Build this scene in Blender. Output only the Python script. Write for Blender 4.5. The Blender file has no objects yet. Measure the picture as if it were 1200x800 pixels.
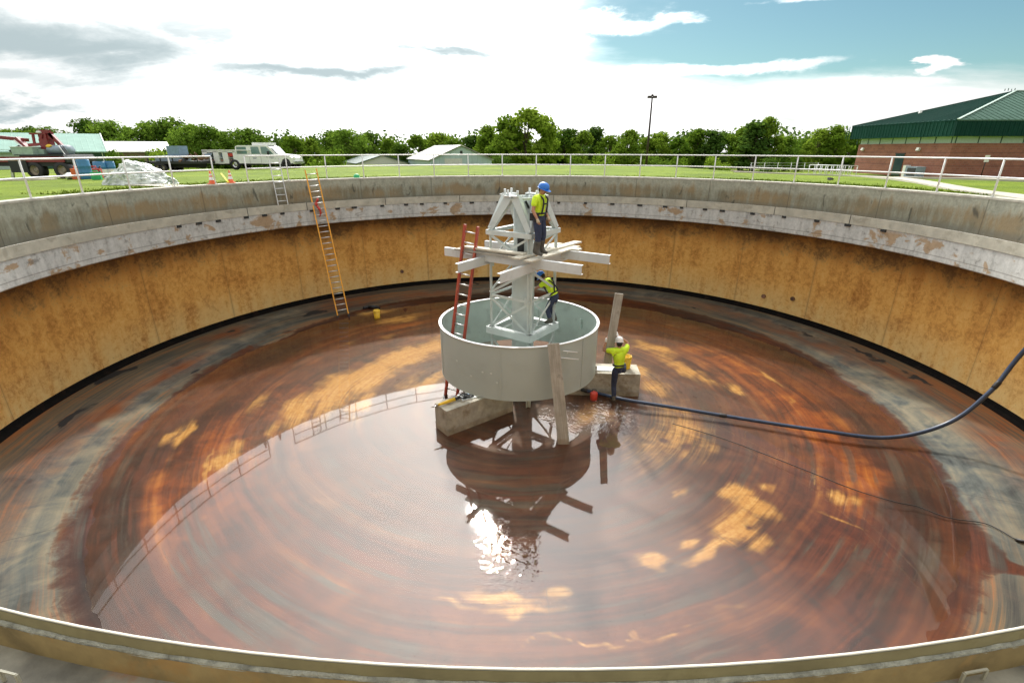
import bpy, bmesh, math, random
import numpy as np
from mathutils import Vector, Matrix, noise as mnoise
R = math.radians
PI = math.pi
random.seed(7)
sc = bpy.context.scene
COL = sc.collection

# ------------------------------------------------------------------ camera numbers
F, PITCH, YAW, CH, D = 587.793, R(20.927), R(-.83), 1.3, 14.26
def ray(x, y):
    u = x-600; v = 400-y
    Y = F*math.cos(PITCH)+v*math.sin(PITCH); Z = v*math.cos(PITCH)-F*math.sin(PITCH); X = u
    return (X*math.cos(YAW)+Y*math.sin(YAW), -X*math.sin(YAW)+Y*math.cos(YAW), Z)
def at(x, y, fwd):
    """point seen at photo pixel x, y at a distance fwd ahead of the camera"""
    r = ray(x, y); k = fwd/r[1]
    return Vector((r[0]*k, r[1]*k-D, r[2]*k+CH))
def onz(x, y, z):
    r = ray(x, y); k = (z-CH)/r[2]
    return Vector((r[0]*k, r[1]*k-D, z))
def onr(x, y, rad):
    """far intersection of the pixel's vertical plane with a circle round the tank"""
    r = ray(x, y); n = math.hypot(r[0], r[1]); dx, dy = r[0]/n, r[1]/n
    b = dy*D; s = b+math.sqrt(max(0, b*b-(D*D-rad*rad)))
    return Vector((dx*s, dy*s-D, CH+r[2]/n*s))

# ------------------------------------------------------------------ node helpers
class NT:
    def __init__(s, tree):
        s.t = tree; s.n = tree.nodes; s.l = tree.links
    def new(s, kind, **kw):
        n = s.n.new(kind)
        for k, v in kw.items(): setattr(n, k, v)
        return n
    def link(s, a, b): s.l.new(a, b)
    def put(s, sock, v):
        if isinstance(v, bpy.types.NodeSocket): s.l.new(v, sock)
        elif isinstance(v, (tuple, list)) and sock.type == 'RGBA' and len(v) == 3: sock.default_value = (*v, 1)
        else: sock.default_value = v
    def math(s, op, a, b=0.0, c=None, clamp=False):
        n = s.new('ShaderNodeMath', operation=op, use_clamp=clamp)
        s.put(n.inputs[0], a); s.put(n.inputs[1], b)
        if c is not None: s.put(n.inputs[2], c)
        return n.outputs[0]
    def vmath(s, op, a, b=(0, 0, 0)):
        n = s.new('ShaderNodeVectorMath', operation=op)
        s.put(n.inputs[0], a); s.put(n.inputs[1], b)
        return n.outputs['Value'] if op in ('DOT_PRODUCT', 'LENGTH') else n.outputs[0]
    def sep(s, v):
        n = s.new('ShaderNodeSeparateXYZ'); s.put(n.inputs[0], v); return n.outputs
    def comb(s, x, y, z):
        n = s.new('ShaderNodeCombineXYZ')
        for i, v in enumerate((x, y, z)): s.put(n.inputs[i], v)
        return n.outputs[0]
    def noise(s, vec, scale=1, detail=4, rough=.55, dist=0, color=False):
        n = s.new('ShaderNodeTexNoise'); s.put(n.inputs['Vector'], vec)
        n.inputs['Scale'].default_value = scale; n.inputs['Detail'].default_value = detail
        n.inputs['Roughness'].default_value = rough; n.inputs['Distortion'].default_value = dist
        return n.outputs['Color' if color else 'Fac']
    def mix(s, f, a, b, blend='MIX'):
        n = s.new('ShaderNodeMix', data_type='RGBA', blend_type=blend)
        s.put(n.inputs[0], f); s.put(n.inputs[6], a); s.put(n.inputs[7], b)
        return n.outputs[2]
    def step(s, v, lo, hi, to0=0., to1=1.):
        n = s.new('ShaderNodeMapRange', interpolation_type='SMOOTHSTEP')
        s.put(n.inputs[0], v); n.inputs[1].default_value = lo; n.inputs[2].default_value = hi
        n.inputs[3].default_value = to0; n.inputs[4].default_value = to1
        return n.outputs[0]
    def ramp(s, v, stops):
        n = s.new('ShaderNodeValToRGB'); cr = n.color_ramp
        while len(cr.elements) < len(stops): cr.elements.new(.5)
        for e, (p, c) in zip(cr.elements, stops): e.position = p; e.color = (*c, 1)
        s.put(n.inputs[0], v); return n.outputs[0]
    def bump(s, h, strength=.3, dist=.02):
        n = s.new('ShaderNodeBump'); n.inputs['Strength'].default_value = strength
        n.inputs['Distance'].default_value = dist; s.put(n.inputs['Height'], h); return n.outputs[0]

def new_mat(name):
    m = bpy.data.materials.new(name); m.use_nodes = True
    t = NT(m.node_tree); b = t.n['Principled BSDF']
    return m, t, b
def objco(t): return t.new('ShaderNodeTexCoord').outputs['Object']
def geoco(t): return t.new('ShaderNodeNewGeometry').outputs['Position']
def mat(name, c, rough=.6, metal=0., var=.12, scale=6., c2=None, bump=0., spec=.5, dirt=None, dirt_amt=.5, dirt_scale=2.5):
    """plain material with mottled colour, wear patches and optional bump"""
    m, t, b = new_mat(name); p = geoco(t)
    n1 = t.noise(p, scale, 5, .6)
    lo = tuple(x*(1-var*1.6) for x in c); hi = tuple(min(1, x*(1+var)) for x in (c2 or c))
    col = t.ramp(n1, [(.3, lo), (.72, hi)])
    if dirt:
        d = t.step(t.noise(p, dirt_scale, 6, .65, .4), .52, .66, 0, dirt_amt)
        col = t.mix(d, col, dirt)
    t.put(b.inputs['Base Color'], col)
    t.put(b.inputs['Roughness'], t.step(n1, .2, .8, max(0, rough-.08), min(1, rough+.08)))
    b.inputs['Metallic'].default_value = metal; b.inputs['Specular IOR Level'].default_value = spec
    if bump: t.put(b.inputs['Normal'], t.bump(t.noise(p, scale*4, 4), bump, .02))
    return m

# ------------------------------------------------------------------ mesh helpers
class MB:
    def __init__(s): s.b = bmesh.new(); s.smooth = False
    def verts(s, vs, fs, mi=0):
        bv = [s.b.verts.new(v) for v in vs]
        for f in fs:
            try:
                fc = s.b.faces.new([bv[i] for i in f]); fc.material_index = mi
            except ValueError: pass
        return s
    def box(s, c, size, rot=None, mi=0):
        c = Vector(c); hx, hy, hz = size[0]/2, size[1]/2, size[2]/2
        vs = [Vector((x, y, z)) for x in (-hx, hx) for y in (-hy, hy) for z in (-hz, hz)]
        if rot is not None:
            if not isinstance(rot, Matrix): rot = Matrix.Rotation(rot, 3, 'Z')
            vs = [rot @ v for v in vs]
        s.verts([c+v for v in vs], [(0, 1, 3, 2), (4, 6, 7, 5), (0, 4, 5, 1), (2, 3, 7, 6), (0, 2, 6, 4), (1, 5, 7, 3)], mi)
        return s
    def bar(s, p, q, w, h, up=(0, 0, 1), mi=0):
        """rectangular bar from p to q, w across, h along up"""
        p, q = Vector(p), Vector(q); d = (q-p); L = d.length; d.normalize()
        u = Vector(up); x = d.cross(u)
        if x.length < 1e-4: x = d.cross(Vector((1, 0, 0)))
        x.normalize(); z = x.cross(d).normalized()
        vs = [o + x*a*w/2 + z*c*h/2 for o in (p, q) for a in (-1, 1) for c in (-1, 1)]
        s.verts(vs, [(0, 1, 3, 2), (4, 6, 7, 5), (0, 4, 5, 1), (2, 3, 7, 6), (0, 2, 6, 4), (1, 5, 7, 3)], mi)
        return s
    def tube(s, pts, r, n=8, cap=True, mi=0):
        pts = [Vector(p) for p in pts]; rings = []
        rs = r if isinstance(r, (list, tuple)) else [r]*len(pts)
        prev = None
        for i, p in enumerate(pts):
            d = (pts[min(i+1, len(pts)-1)]-pts[max(i-1, 0)]).normalized()
            if prev is None:
                a = d.cross(Vector((0, 0, 1)))
                if a.length < 1e-3: a = d.cross(Vector((1, 0, 0)))
            else: a = prev - d*prev.dot(d)
            a.normalize(); prev = a; c = d.cross(a)
            rings.append([s.b.verts.new(p+(a*math.cos(2*PI*k/n)+c*math.sin(2*PI*k/n))*rs[i]) for k in range(n)])
        for i in range(len(rings)-1):
            for k in range(n):
                f = s.b.faces.new((rings[i][k], rings[i][(k+1) % n], rings[i+1][(k+1) % n], rings[i+1][k])); f.smooth = True; f.material_index = mi
        if cap:
            for rg in (rings[0][::-1], rings[-1]):
                f = s.b.faces.new(rg); f.material_index = mi
        return s
    def lathe(s, prof, n=32, c=(0, 0, 0), a0=0., a1=2*PI, smooth=True, mi=0, axis='Z'):
        c = Vector(c); full = abs(a1-a0-2*PI) < 1e-6; m = n if full else n+1
        rows = []
        for k in range(m):
            a = a0+(a1-a0)*k/n; row = []
            for (r, z) in prof:
                v = Vector((r*math.cos(a), r*math.sin(a), z))
                if axis == 'Y': v = Vector((v.x, v.z, v.y))
                if axis == 'X': v = Vector((v.z, v.x, v.y))
                row.append(s.b.verts.new(c+v))
            rows.append(row)
        for k in range(n):
            A, B = rows[k], rows[(k+1) % m]
            for i in range(len(prof)-1):
                if prof[i][0] < 1e-6 and prof[i+1][0] < 1e-6: continue
                try:
                    f = s.b.faces.new((A[i], B[i], B[i+1], A[i+1])); f.smooth = smooth; f.material_index = mi
                except ValueError: pass
        return s
    def prism(s, poly, y0, y1, mi=0):
        """polygon in x,z pushed from y0 to y1"""
        n = len(poly)
        vs = [(x, y0, z) for x, z in poly]+[(x, y1, z) for x, z in poly]
        s.verts(vs, [tuple(range(n)), tuple(range(2*n-1, n-1, -1))]+[(i, (i+1) % n, n+(i+1) % n, n+i)[::-1] for i in range(n)], mi)
        return s
    def slab(s, poly, z0, z1, mi=0):
        n = len(poly)
        vs = [(p[0], p[1], z0) for p in poly]+[(p[0], p[1], z1) for p in poly]
        s.verts(vs, [tuple(range(n))[::-1], tuple(range(n, 2*n))]+[(i, (i+1) % n, n+(i+1) % n, n+i) for i in range(n)], mi)
        return s
    def ball(s, c, rad, seg=12, rings=8, sc_=(1, 1, 1), rot=None):
        M = Matrix.Translation(Vector(c)) @ (rot.to_4x4() if rot else Matrix()) @ Matrix.Diagonal((rad*sc_[0], rad*sc_[1], rad*sc_[2], 1))
        r = bmesh.ops.create_uvsphere(s.b, u_segments=seg, v_segments=rings, radius=1, matrix=M)
        for v in r['verts']:
            for f in v.link_faces: f.smooth = True
        return s
    def mesh(s, me, M=None):
        """merge an existing mesh"""
        n0 = len(s.b.verts); s.b.from_mesh(me)
        if M is not None:
            s.b.verts.ensure_lookup_table()
            for v in s.b.verts[n0:]: v.co = M @ v.co
        return s
    def build(s, name, m, parent=None, off=None, bevel=0., wn=True):
        if bevel:
            es = [e for e in s.b.edges if len(e.link_faces) == 2 and e.calc_face_angle(0) > R(40)]
            try: bmesh.ops.bevel(s.b, geom=es, offset=bevel, segments=1, affect='EDGES', clamp_overlap=True)
            except Exception: pass
        if wn: bmesh.ops.recalc_face_normals(s.b, faces=s.b.faces)
        if off is not None: bmesh.ops.translate(s.b, verts=s.b.verts, vec=-Vector(off))
        me = bpy.data.meshes.new(name); s.b.to_mesh(me); s.b.free()
        for x in (m if isinstance(m, (list, tuple)) else [m]): me.materials.append(x)
        o = bpy.data.objects.new(name, me); COL.objects.link(o)
        if parent: o.parent = parent
        return o

def tag(o, label=None, cat=None, group=None, kind=None):
    if label: o['label'] = label
    if cat: o['category'] = cat
    if group: o['group'] = group
    if kind: o['kind'] = kind
    return o
def thing(name, label, cat, loc=(0, 0, 0), rotz=0., group=None):
    o = bpy.data.objects.new(name, None); COL.objects.link(o); o.empty_display_size = .2
    o.location = loc; o.rotation_euler = (0, 0, rotz)
    return tag(o, label, cat, group)
def dup(o, parent=None):
    c = o.copy(); COL.objects.link(c)
    if parent is not None: c.parent = parent
    for ch in list(o.children): dup(ch, c)
    return c
def struct(o, label=None, cat=None): return tag(o, label, cat, kind='structure')

def catenary(p, q, sag, n=24):
    p, q = Vector(p), Vector(q)
    return [p.lerp(q, i/n)-Vector((0, 0, sag*4*(i/n)*(1-i/n))) for i in range(n+1)]
def spline(pts, n=10):
    P = [Vector(p) for p in pts]; P = [P[0]*2-P[1]]+P+[P[-1]*2-P[-2]]; out = []
    for i in range(1, len(P)-2):
        for k in range(n):
            t = k/n; a, b, c, d = P[i-1:i+3]
            out.append(.5*((2*b)+(c-a)*t+(2*a-5*b+4*c-d)*t*t+(3*b-a-3*c+d)*t**3))
    out.append(P[-2]); return out

# ------------------------------------------------------------------ levels
R0 = 13.74            # inner face of the tank wall
RW = 12.66            # weir plate
WATER = -5.90
def sm(a, b, x):
    t = min(1, max(0, (x-a)/(b-a))); return t*t*(3-2*t)
def floor_z(r):
    return -5.66-.088*(13.5-max(r, 9.5))-.006*max(0, 9.5-r)
def ground_z(x, y):
    f = y+D
    z = -.05-.0075*max(0, f-26)-.08*max(0, min(f, 82)-60)-.02*max(0, f-82)
    z = max(z, -5.)
    wr = sm(12, 30, x)*sm(8, 14, y)
    zr = -.05-.047*max(0, min(y, 38)-11)-.022*max(0, y-38)
    zr = max(zr, -4)
    z = z*(1-wr)+zr*wr
    z -= .45*sm(16, 36, -x)
    return z

# ------------------------------------------------------------------ materials
def m_floor():
    m, t, b = new_mat('rusty_tank_floor'); p = geoco(t)
    x, y, z = t.sep(p)
    r = t.math('SQRT', t.math('ADD', t.math('MULTIPLY', x, x), t.math('MULTIPLY', y, y)))
    cx = t.math('DIVIDE', x, t.math('MAXIMUM', r, .2)); cy = t.math('DIVIDE', y, t.math('MAXIMUM', r, .2))
    wob = t.math('MULTIPLY', t.math('SUBTRACT', t.noise(p, .28, 3), .5), .45)
    rr = t.math('ADD', r, wob)
    def pol(ka, kr, rad=rr): return t.comb(t.math('MULTIPLY', cx, ka), t.math('MULTIPLY', cy, ka), t.math('MULTIPLY', rad, kr))
    broad = t.noise(pol(1.6, .45), 1, 4, .55, .2)
    streak = t.noise(pol(.9, 2.4), 1, 5, .58)
    arcs = t.noise(pol(1.1, 6.5), 1, 4, .6)
    fine = t.noise(pol(3.2, 17.), 1, 4, .65)
    blot = t.noise(p, 1.3, 7, .62, .5)
    speck = t.noise(p, 9, 5, .7)
    attr = lambda a: t.new('ShaderNodeAttribute', attribute_name=a).outputs['Fac']
    mixn = t.math('ADD', t.math('MULTIPLY', streak, .36), t.math('ADD', t.math('MULTIPLY', arcs, .22), t.math('ADD', t.math('MULTIPLY', fine, .10), t.math('MULTIPLY', blot, .32))))
    mixn = t.math('ADD', t.math('MULTIPLY', mixn, 1.55), -.275)
    wet = t.ramp(mixn, [(.36, (.022, .006, .003)), (.45, (.055, .013, .004)), (.52, (.090, .022, .006)), (.60, (.140, .042, .010)), (.70, (.21, .08, .02))])
    # deep maroon and orange reaches
    deep = t.math('ADD', attr('deep'), t.math('MULTIPLY', t.math('SUBTRACT', t.math('ADD', t.math('MULTIPLY', blot, .4), t.math('MULTIPLY', t.math('ADD', streak, broad), .3)), .5), 1.8))
    wet = t.mix(t.step(deep, .1, .8, 0, .9), wet, t.ramp(mixn, [(.38, (.005, .002, .0015)), (.52, (.016, .0045, .0025)), (.66, (.055, .014, .005))]))
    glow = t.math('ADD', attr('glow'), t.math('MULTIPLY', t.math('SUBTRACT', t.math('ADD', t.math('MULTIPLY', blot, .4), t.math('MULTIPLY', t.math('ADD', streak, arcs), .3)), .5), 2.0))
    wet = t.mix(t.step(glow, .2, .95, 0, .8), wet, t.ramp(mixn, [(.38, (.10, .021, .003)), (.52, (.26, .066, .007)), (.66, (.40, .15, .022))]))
    inner = t.ramp(mixn, [(.36, (.038, .019, .014)), (.46, (.062, .030, .020)), (.54, (.088, .042, .026)), (.64, (.118, .062, .036)), (.74, (.17, .10, .055))])
    wet = t.mix(t.step(t.math('ADD', rr, t.math('MULTIPLY', t.math('SUBTRACT', blot, .5), 2.)), 9.2, 5.5, 0, .85), wet, inner)
    # thin slate and red arcs scraped into the rust
    sl = t.noise(pol(1.7, 4.2, t.math('ADD', r, t.math('MULTIPLY', wob, .4))), 1.0, 4, .55)
    sbr = t.math('MULTIPLY', attr('slate'), t.step(t.noise(p, .55, 5, .6, .4), .38, .62, .12, 1))
    slf = t.math('MULTIPLY', t.step(sl, .515, .62, 0, .85), sbr)
    wet = t.mix(slf, wet, t.ramp(fine, [(.3, (.034, .045, .044)), (.7, (.080, .094, .086))]))
    slr = t.math('MULTIPLY', t.step(sl, .47, .39, 0, .7), sbr)
    wet = t.mix(slr, wet, (.135, .036, .016))
    # dry ring
    dn = t.math('ADD', t.math('MULTIPLY', t.noise(pol(2.6, 1.6), 1, 5, .6, .2), .55), t.math('MULTIPLY', fine, .45))
    dry = t.ramp(dn, [(.36, (.026, .029, .027)), (.46, (.058, .057, .045)), (.54, (.115, .080, .045)), (.62, (.22, .080, .025)), (.72, (.16, .11, .06))])
    dry = t.mix(attr('grey'), dry, t.ramp(t.math('ADD', t.math('MULTIPLY', blot, .6), t.math('MULTIPLY', streak, .4)), [(.35, (.022, .026, .028)), (.46, (.075, .083, .076)), (.62, (.20, .175, .12))]))
    dry = t.mix(t.math('MULTIPLY', attr('rust'), t.step(t.math('ADD', t.math('MULTIPLY', blot, .5), t.math('MULTIPLY', streak, .5)), .38, .58, .25, 1)), dry, t.ramp(fine, [(.3, (.075, .020, .009)), (.7, (.22, .070, .02))]))
    edge = t.math('ADD', attr('wetness'), t.math('MULTIPLY', t.math('SUBTRACT', t.math('ADD', t.math('MULTIPLY', t.noise(p, 2.6, 6, .65, .6), .6), t.math('MULTIPLY', streak, .4)), .5), 2.0))
    wf = t.step(edge, .25, .75)
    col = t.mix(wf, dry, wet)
    # a dark damp line along the shore
    shore = t.math('MULTIPLY', t.step(edge, .30, .5), t.math('SUBTRACT', 1, t.step(edge, .6, 1.1)))
    col = t.mix(t.math('MULTIPLY', shore, .45), col, (.05, .022, .014))
    # pale yellow sediment
    sedn = t.math('ADD', attr('sed'), t.math('MULTIPLY', t.math('SUBTRACT', t.math('ADD', t.math('MULTIPLY', t.noise(p, 2.3, 7, .65, .8), .38), t.math('MULTIPLY', t.math('ADD', streak, fine), .31)), .5), t.math('ADD', .25, t.math('MULTIPLY', attr('sed'), 3.2))))
    sf = t.step(sedn, .15, .85)
    sed = t.ramp(t.math('ADD', t.math('MULTIPLY', fine, .5), t.math('MULTIPLY', speck, .5)), [(.3, (.26, .11, .022)), (.5, (.46, .26, .065)), (.72, (.62, .46, .19))])
    col = t.mix(t.math('MULTIPLY', sf, .92), col, sed)
    col = t.mix(1.0, col, t.mix(wf, (1.12, 1.12, 1.12), (.84, .78, .70)), 'MULTIPLY')      # a wet film darkens and warms it
    # black tar and dark puddle marks
    dk = t.math('ADD', attr('dark'), t.math('MULTIPLY', t.math('SUBTRACT', blot, .5), 1.2))
    col = t.mix(t.step(dk, .42, .6), col, (.022, .022, .022))
    col = t.mix(t.step(speck, .58, .72, 0, .45), col, t.mix(.5, col, (.03, .03, .03)))
    grit = t.noise(p, 34, 4, .8)
    col = t.mix(t.step(grit, .60, .72, 0, .35), col, t.mix(.5, col, (.30, .22, .14)))
    col = t.mix(t.step(grit, .40, .28, 0, .45), col, (.012, .008, .006))
    # radial joints and swirl scratches of the scraper
    th = t.math('ARCTAN2', y, x)
    fr = t.math('FRACT', t.math('ADD', t.math('DIVIDE', th, R(30)), 20.37))
    j = t.step(t.math('MULTIPLY', t.math('ABSOLUTE', t.math('SUBTRACT', fr, .5)), r), .006, .03, .6, 0)
    col = t.mix(t.math('MULTIPLY', j, .8), col, (.03, .028, .025))
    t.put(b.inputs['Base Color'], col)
    t.put(b.inputs['Roughness'], t.step(t.math('ADD', edge, t.math('MULTIPLY', t.math('SUBTRACT', speck, .5), .5)), .1, .6, .75, .55)); b.inputs['Specular IOR Level'].default_value = .18
    t.put(b.inputs['Normal'], t.bump(t.math('ADD', blot, t.math('MULTIPLY', speck, .4)), .15, .02))
    return m

def m_water():
    m, t, b = new_mat('shallow_water'); t.n.remove(b)
    out = t.n['Material Output']; p = geoco(t)
    x, y, z = t.sep(p)
    dx = t.math('SUBTRACT', x, 2.1); dy = t.math('ADD', y, 1.0)
    near = t.step(t.math('SQRT', t.math('ADD', t.math('MULTIPLY', dx, dx), t.math('MULTIPLY', dy, dy))), .4, 1.9, 1, 0)
    dx2 = t.math('ADD', x, .2); dy2 = t.math('ADD', y, 6.9)
    near2 = t.step(t.math('SQRT', t.math('ADD', t.math('MULTIPLY', dx2, dx2), t.math('MULTIPLY', t.math('MULTIPLY', dy2, dy2), .45))), .1, .9, .7, 0)
    rip = t.math('ADD', t.math('MULTIPLY', near, .026), t.math('ADD', t.math('MULTIPLY', near2, .02), .0))
    h = t.math('ADD', t.math('MULTIPLY', t.noise(p, 7, 2, .5, .4), rip), t.math('MULTIPLY', t.noise(p, .9, 1), .0016))
    bn = t.new('ShaderNodeBump'); bn.inputs['Strength'].default_value = 1; bn.inputs['Distance'].default_value = 1
    t.put(bn.inputs['Height'], h)
    lw = t.new('ShaderNodeLayerWeight'); lw.inputs['Blend'].default_value = .5; t.put(lw.inputs['Normal'], bn.outputs[0])
    fres = t.math('ADD', .036, t.math('MULTIPLY', .964, t.math('POWER', lw.outputs['Facing'], 5.8)))   # the same from above and below
    gl = t.new('ShaderNodeBsdfGlossy'); gl.inputs['Roughness'].default_value = .03; t.put(gl.inputs['Color'], (1, 1, 1)); t.put(gl.inputs['Normal'], bn.outputs[0])
    tr = t.new('ShaderNodeBsdfTransparent'); t.put(tr.inputs['Color'], (.985, .935, .87))
    mx = t.new('ShaderNodeMixShader'); t.put(mx.inputs[0], fres); t.link(tr.outputs[0], mx.inputs[1]); t.link(gl.outputs[0], mx.inputs[2])
    # a thin milky silt in the water
    df = t.new('ShaderNodeBsdfDiffuse'); t.put(df.inputs['Color'], (.34, .18, .09))
    mx2 = t.new('ShaderNodeMixShader'); t.put(mx2.inputs[0], t.step(t.noise(p, .5, 5, .6, .5), .35, .75, .0, .055)); t.link(mx.outputs[0], mx2.inputs[1])
    mx3 = t.new('ShaderNodeMixShader'); t.put(mx3.inputs[0], fres); t.link(df.outputs[0], mx3.inputs[1]); t.link(gl.outputs[0], mx3.inputs[2])
    t.link(mx3.outputs[0], mx2.inputs[2]); t.link(mx2.outputs[0], out.inputs[0])
    return m

def polar(t, p):
    x, y, z = t.sep(p); th = t.math('ARCTAN2', y, x)
    nx = t.math('MULTIPLY', t.math('COSINE', th), 13.7); ny = t.math('MULTIPLY', t.math('SINE', th), 13.7)
    return th, nx, ny, z
def m_upper():
    m, t, b = new_mat('weathered_upper_concrete'); p = geoco(t); th, nx, ny, z = polar(t, p)
    drip = t.noise(t.comb(t.math('MULTIPLY', nx, 3.2), t.math('MULTIPLY', ny, 3.2), t.math('MULTIPLY', z, .55)), 1, 5, .65)
    big = t.noise(t.comb(t.math('MULTIPLY', nx, .5), t.math('MULTIPLY', ny, .5), t.math('MULTIPLY', z, .9)), 1, 4)
    sp = t.noise(p, 11, 6, .7)
    base = t.ramp(t.math('ADD', t.math('MULTIPLY', sp, .5), t.math('MULTIPLY', drip, .5)), [(.3, (.20, .205, .16)), (.52, (.35, .355, .28)), (.72, (.49, .49, .395))])
    low = t.math('ADD', t.step(z, -.08, -.62, -.55, .30), t.math('ADD', t.math('MULTIPLY', t.math('SUBTRACT', drip, .5), 2.6), t.math('MULTIPLY', t.math('SUBTRACT', big, .5), .9)))
    brown = t.mix(t.step(big, .35, .65), (.115, .098, .055), (.25, .165, .07))
    col = t.mix(t.step(low, -.32, .52, 0, .80), base, brown)
    foot = t.step(z, -.80, -1.0, 0, .6)
    col = t.mix(foot, col, (.15, .145, .115))
    bl = t.noise(t.comb(t.math('MULTIPLY', nx, 2.4), t.math('MULTIPLY', ny, 2.4), t.math('MULTIPLY', z, 1.1)), 1, 3, .6, .6)
    col = t.mix(t.math('MULTIPLY', t.step(bl, .62, .72, 0, .75), t.step(z, -.15, -.3)), col, (.055, .055, .042))
    fr = t.math('FRACT', t.math('ADD', t.math('DIVIDE', th, R(15)), 20.2))
    col = t.mix(t.step(t.math('ABSOLUTE', t.math('SUBTRACT', fr, .5)), .002, .007, .55, 0), col, (.07, .065, .05))
    t.put(b.inputs['Base Color'], col); b.inputs['Roughness'].default_value = .85
    t.put(b.inputs['Normal'], t.bump(sp, .35, .02)); return m
def m_fascia():
    m, t, b = new_mat('peeling_white_trough_face'); p = geoco(t); th, nx, ny, z = polar(t, p)
    pv = t.comb(t.math('MULTIPLY', nx, 1), t.math('MULTIPLY', ny, 1), t.math('MULTIPLY', z, 1.6))
    n = t.noise(pv, 1.1, 6, .62, .3); sp = t.noise(p, 9, 6, .72)
    drip = t.noise(t.comb(t.math('MULTIPLY', nx, 4), t.math('MULTIPLY', ny, 4), t.math('MULTIPLY', z, .8)), 1, 4, .6)
    col = t.ramp(t.math('ADD', t.math('MULTIPLY', sp, .45), t.math('MULTIPLY', drip, .55)), [(.28, (.22, .22, .205)), (.46, (.46, .47, .445)), (.72, (.68, .69, .66))])
    patch = t.math('MULTIPLY', t.step(n, .54, .60), t.step(z, -1.15, -1.35))
    col = t.mix(t.math('MULTIPLY', patch, .85), col, t.mix(sp, (.24, .14, .055), (.46, .32, .17)))
    col = t.mix(t.step(t.noise(pv, 2.6, 5, .6, .5), .60, .70, 0, .55), col, (.13, .12, .105))
    ln = t.math('ABSOLUTE', t.math('ADD', z, 1.72))
    col = t.mix(t.step(ln, .006, .02, .5, 0), col, (.10, .09, .075))
    t.put(b.inputs['Base Color'], col); b.inputs['Roughness'].default_value = .8
    t.put(b.inputs['Normal'], t.bump(sp, .35, .02)); return m
def m_lower():
    m, t, b = new_mat('ochre_stained_wall'); p = geoco(t); th, nx, ny, z = polar(t, p)
    pv = t.comb(nx, ny, z)
    a = t.noise(pv, .9, 6, .62, .5); c = t.noise(pv, 6.5, 7, .75, .5); d = t.noise(t.comb(t.math('MULTIPLY', nx, 2.2), t.math('MULTIPLY', ny, 2.2), t.math('MULTIPLY', z, .35)), 1, 5, .6)
    v = t.math('ADD', t.math('MULTIPLY', a, .3), t.math('ADD', t.math('MULTIPLY', c, .45), t.math('MULTIPLY', d, .25)))
    col = t.ramp(v, [(.33, (.24, .098, .020)), (.42, (.48, .220, .046)), (.51, (.71, .375, .088)), (.61, (.80, .49, .15)), (.72, (.83, .61, .30))])
    # lower part paler and yellower
    col = t.mix(t.math('MULTIPLY', t.step(z, -3.9, -5.5, 0, .8), t.step(t.math('ADD', t.math('MULTIPLY', d, .5), t.math('MULTIPLY', c, .5)), .36, .58, .15, 1)), col, (.70, .53, .23))
    # black growth hanging under the trough
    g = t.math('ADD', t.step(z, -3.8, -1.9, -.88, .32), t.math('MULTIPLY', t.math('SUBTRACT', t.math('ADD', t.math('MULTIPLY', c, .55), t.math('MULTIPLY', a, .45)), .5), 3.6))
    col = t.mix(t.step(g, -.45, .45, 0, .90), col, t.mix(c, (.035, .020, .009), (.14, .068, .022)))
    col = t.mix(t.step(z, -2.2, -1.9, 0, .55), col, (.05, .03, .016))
    pit = t.noise(pv, 16, 3, .6)
    col = t.mix(t.step(pit, .64, .74, 0, .55), col, (.13, .07, .03))
    fr = t.math('FRACT', t.math('ADD', t.math('DIVIDE', th, R(14)), 20.55))
    q = t.math('ABSOLUTE', t.math('SUBTRACT', fr, .5))
    col = t.mix(t.math('MULTIPLY', t.step(q, .004, .03, .25, 0), t.step(d, .3, .6)), col, (.24, .10, .03))
    col = t.mix(t.step(q, .0012, .004, .45, 0), col, (.10, .06, .025))
    t.put(b.inputs['Base Color'], col); b.inputs['Roughness'].default_value = .82
    t.put(b.inputs['Normal'], t.bump(t.math('ADD', c, pit), .45, .025)); return m

def m_grass():
    m, t, b = new_mat('mown_grass'); p = geoco(t)
    a = t.noise(p, .22, 5, .6); c = t.noise(p, 2.5, 5, .7); e = t.noise(p, 22, 3, .7)
    v = t.math('ADD', t.math('MULTIPLY', a, .45), t.math('ADD', t.math('MULTIPLY', c, .3), t.math('MULTIPLY', e, .25)))
    col = t.ramp(v, [(.34, (.058, .088, .008)), (.46, (.115, .172, .010)), (.56, (.175, .238, .014)), (.70, (.27, .27, .045))])
    t.put(b.inputs['Base Color'], col); b.inputs['Roughness'].default_value = .9; b.inputs['Specular IOR Level'].default_value = .15
    t.put(b.inputs['Normal'], t.bump(e, .8, .06)); return m
def m_leaf(name, c0, c1, tr=.45):
    m, t, b = new_mat(name); t.n.remove(b); out = t.n['Material Output']
    oi = t.new('ShaderNodeObjectInfo'); p = geoco(t)
    v = t.math('ADD', t.math('MULTIPLY', t.noise(p, .6, 4, .7), .75), t.math('MULTIPLY', oi.outputs['Random'], .6))
    col = t.ramp(v, [(.32, c0), (.95, c1)])
    d = t.new('ShaderNodeBsdfDiffuse'); t.put(d.inputs[0], col)
    l = t.new('ShaderNodeBsdfTranslucent'); t.put(l.inputs[0], t.mix(.3, col, (.20, .26, .02)))
    x = t.new('ShaderNodeMixShader'); x.inputs[0].default_value = tr
    t.link(d.outputs[0], x.inputs[1]); t.link(l.outputs[0], x.inputs[2]); t.link(x.outputs[0], out.inputs[0]); return m
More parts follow.
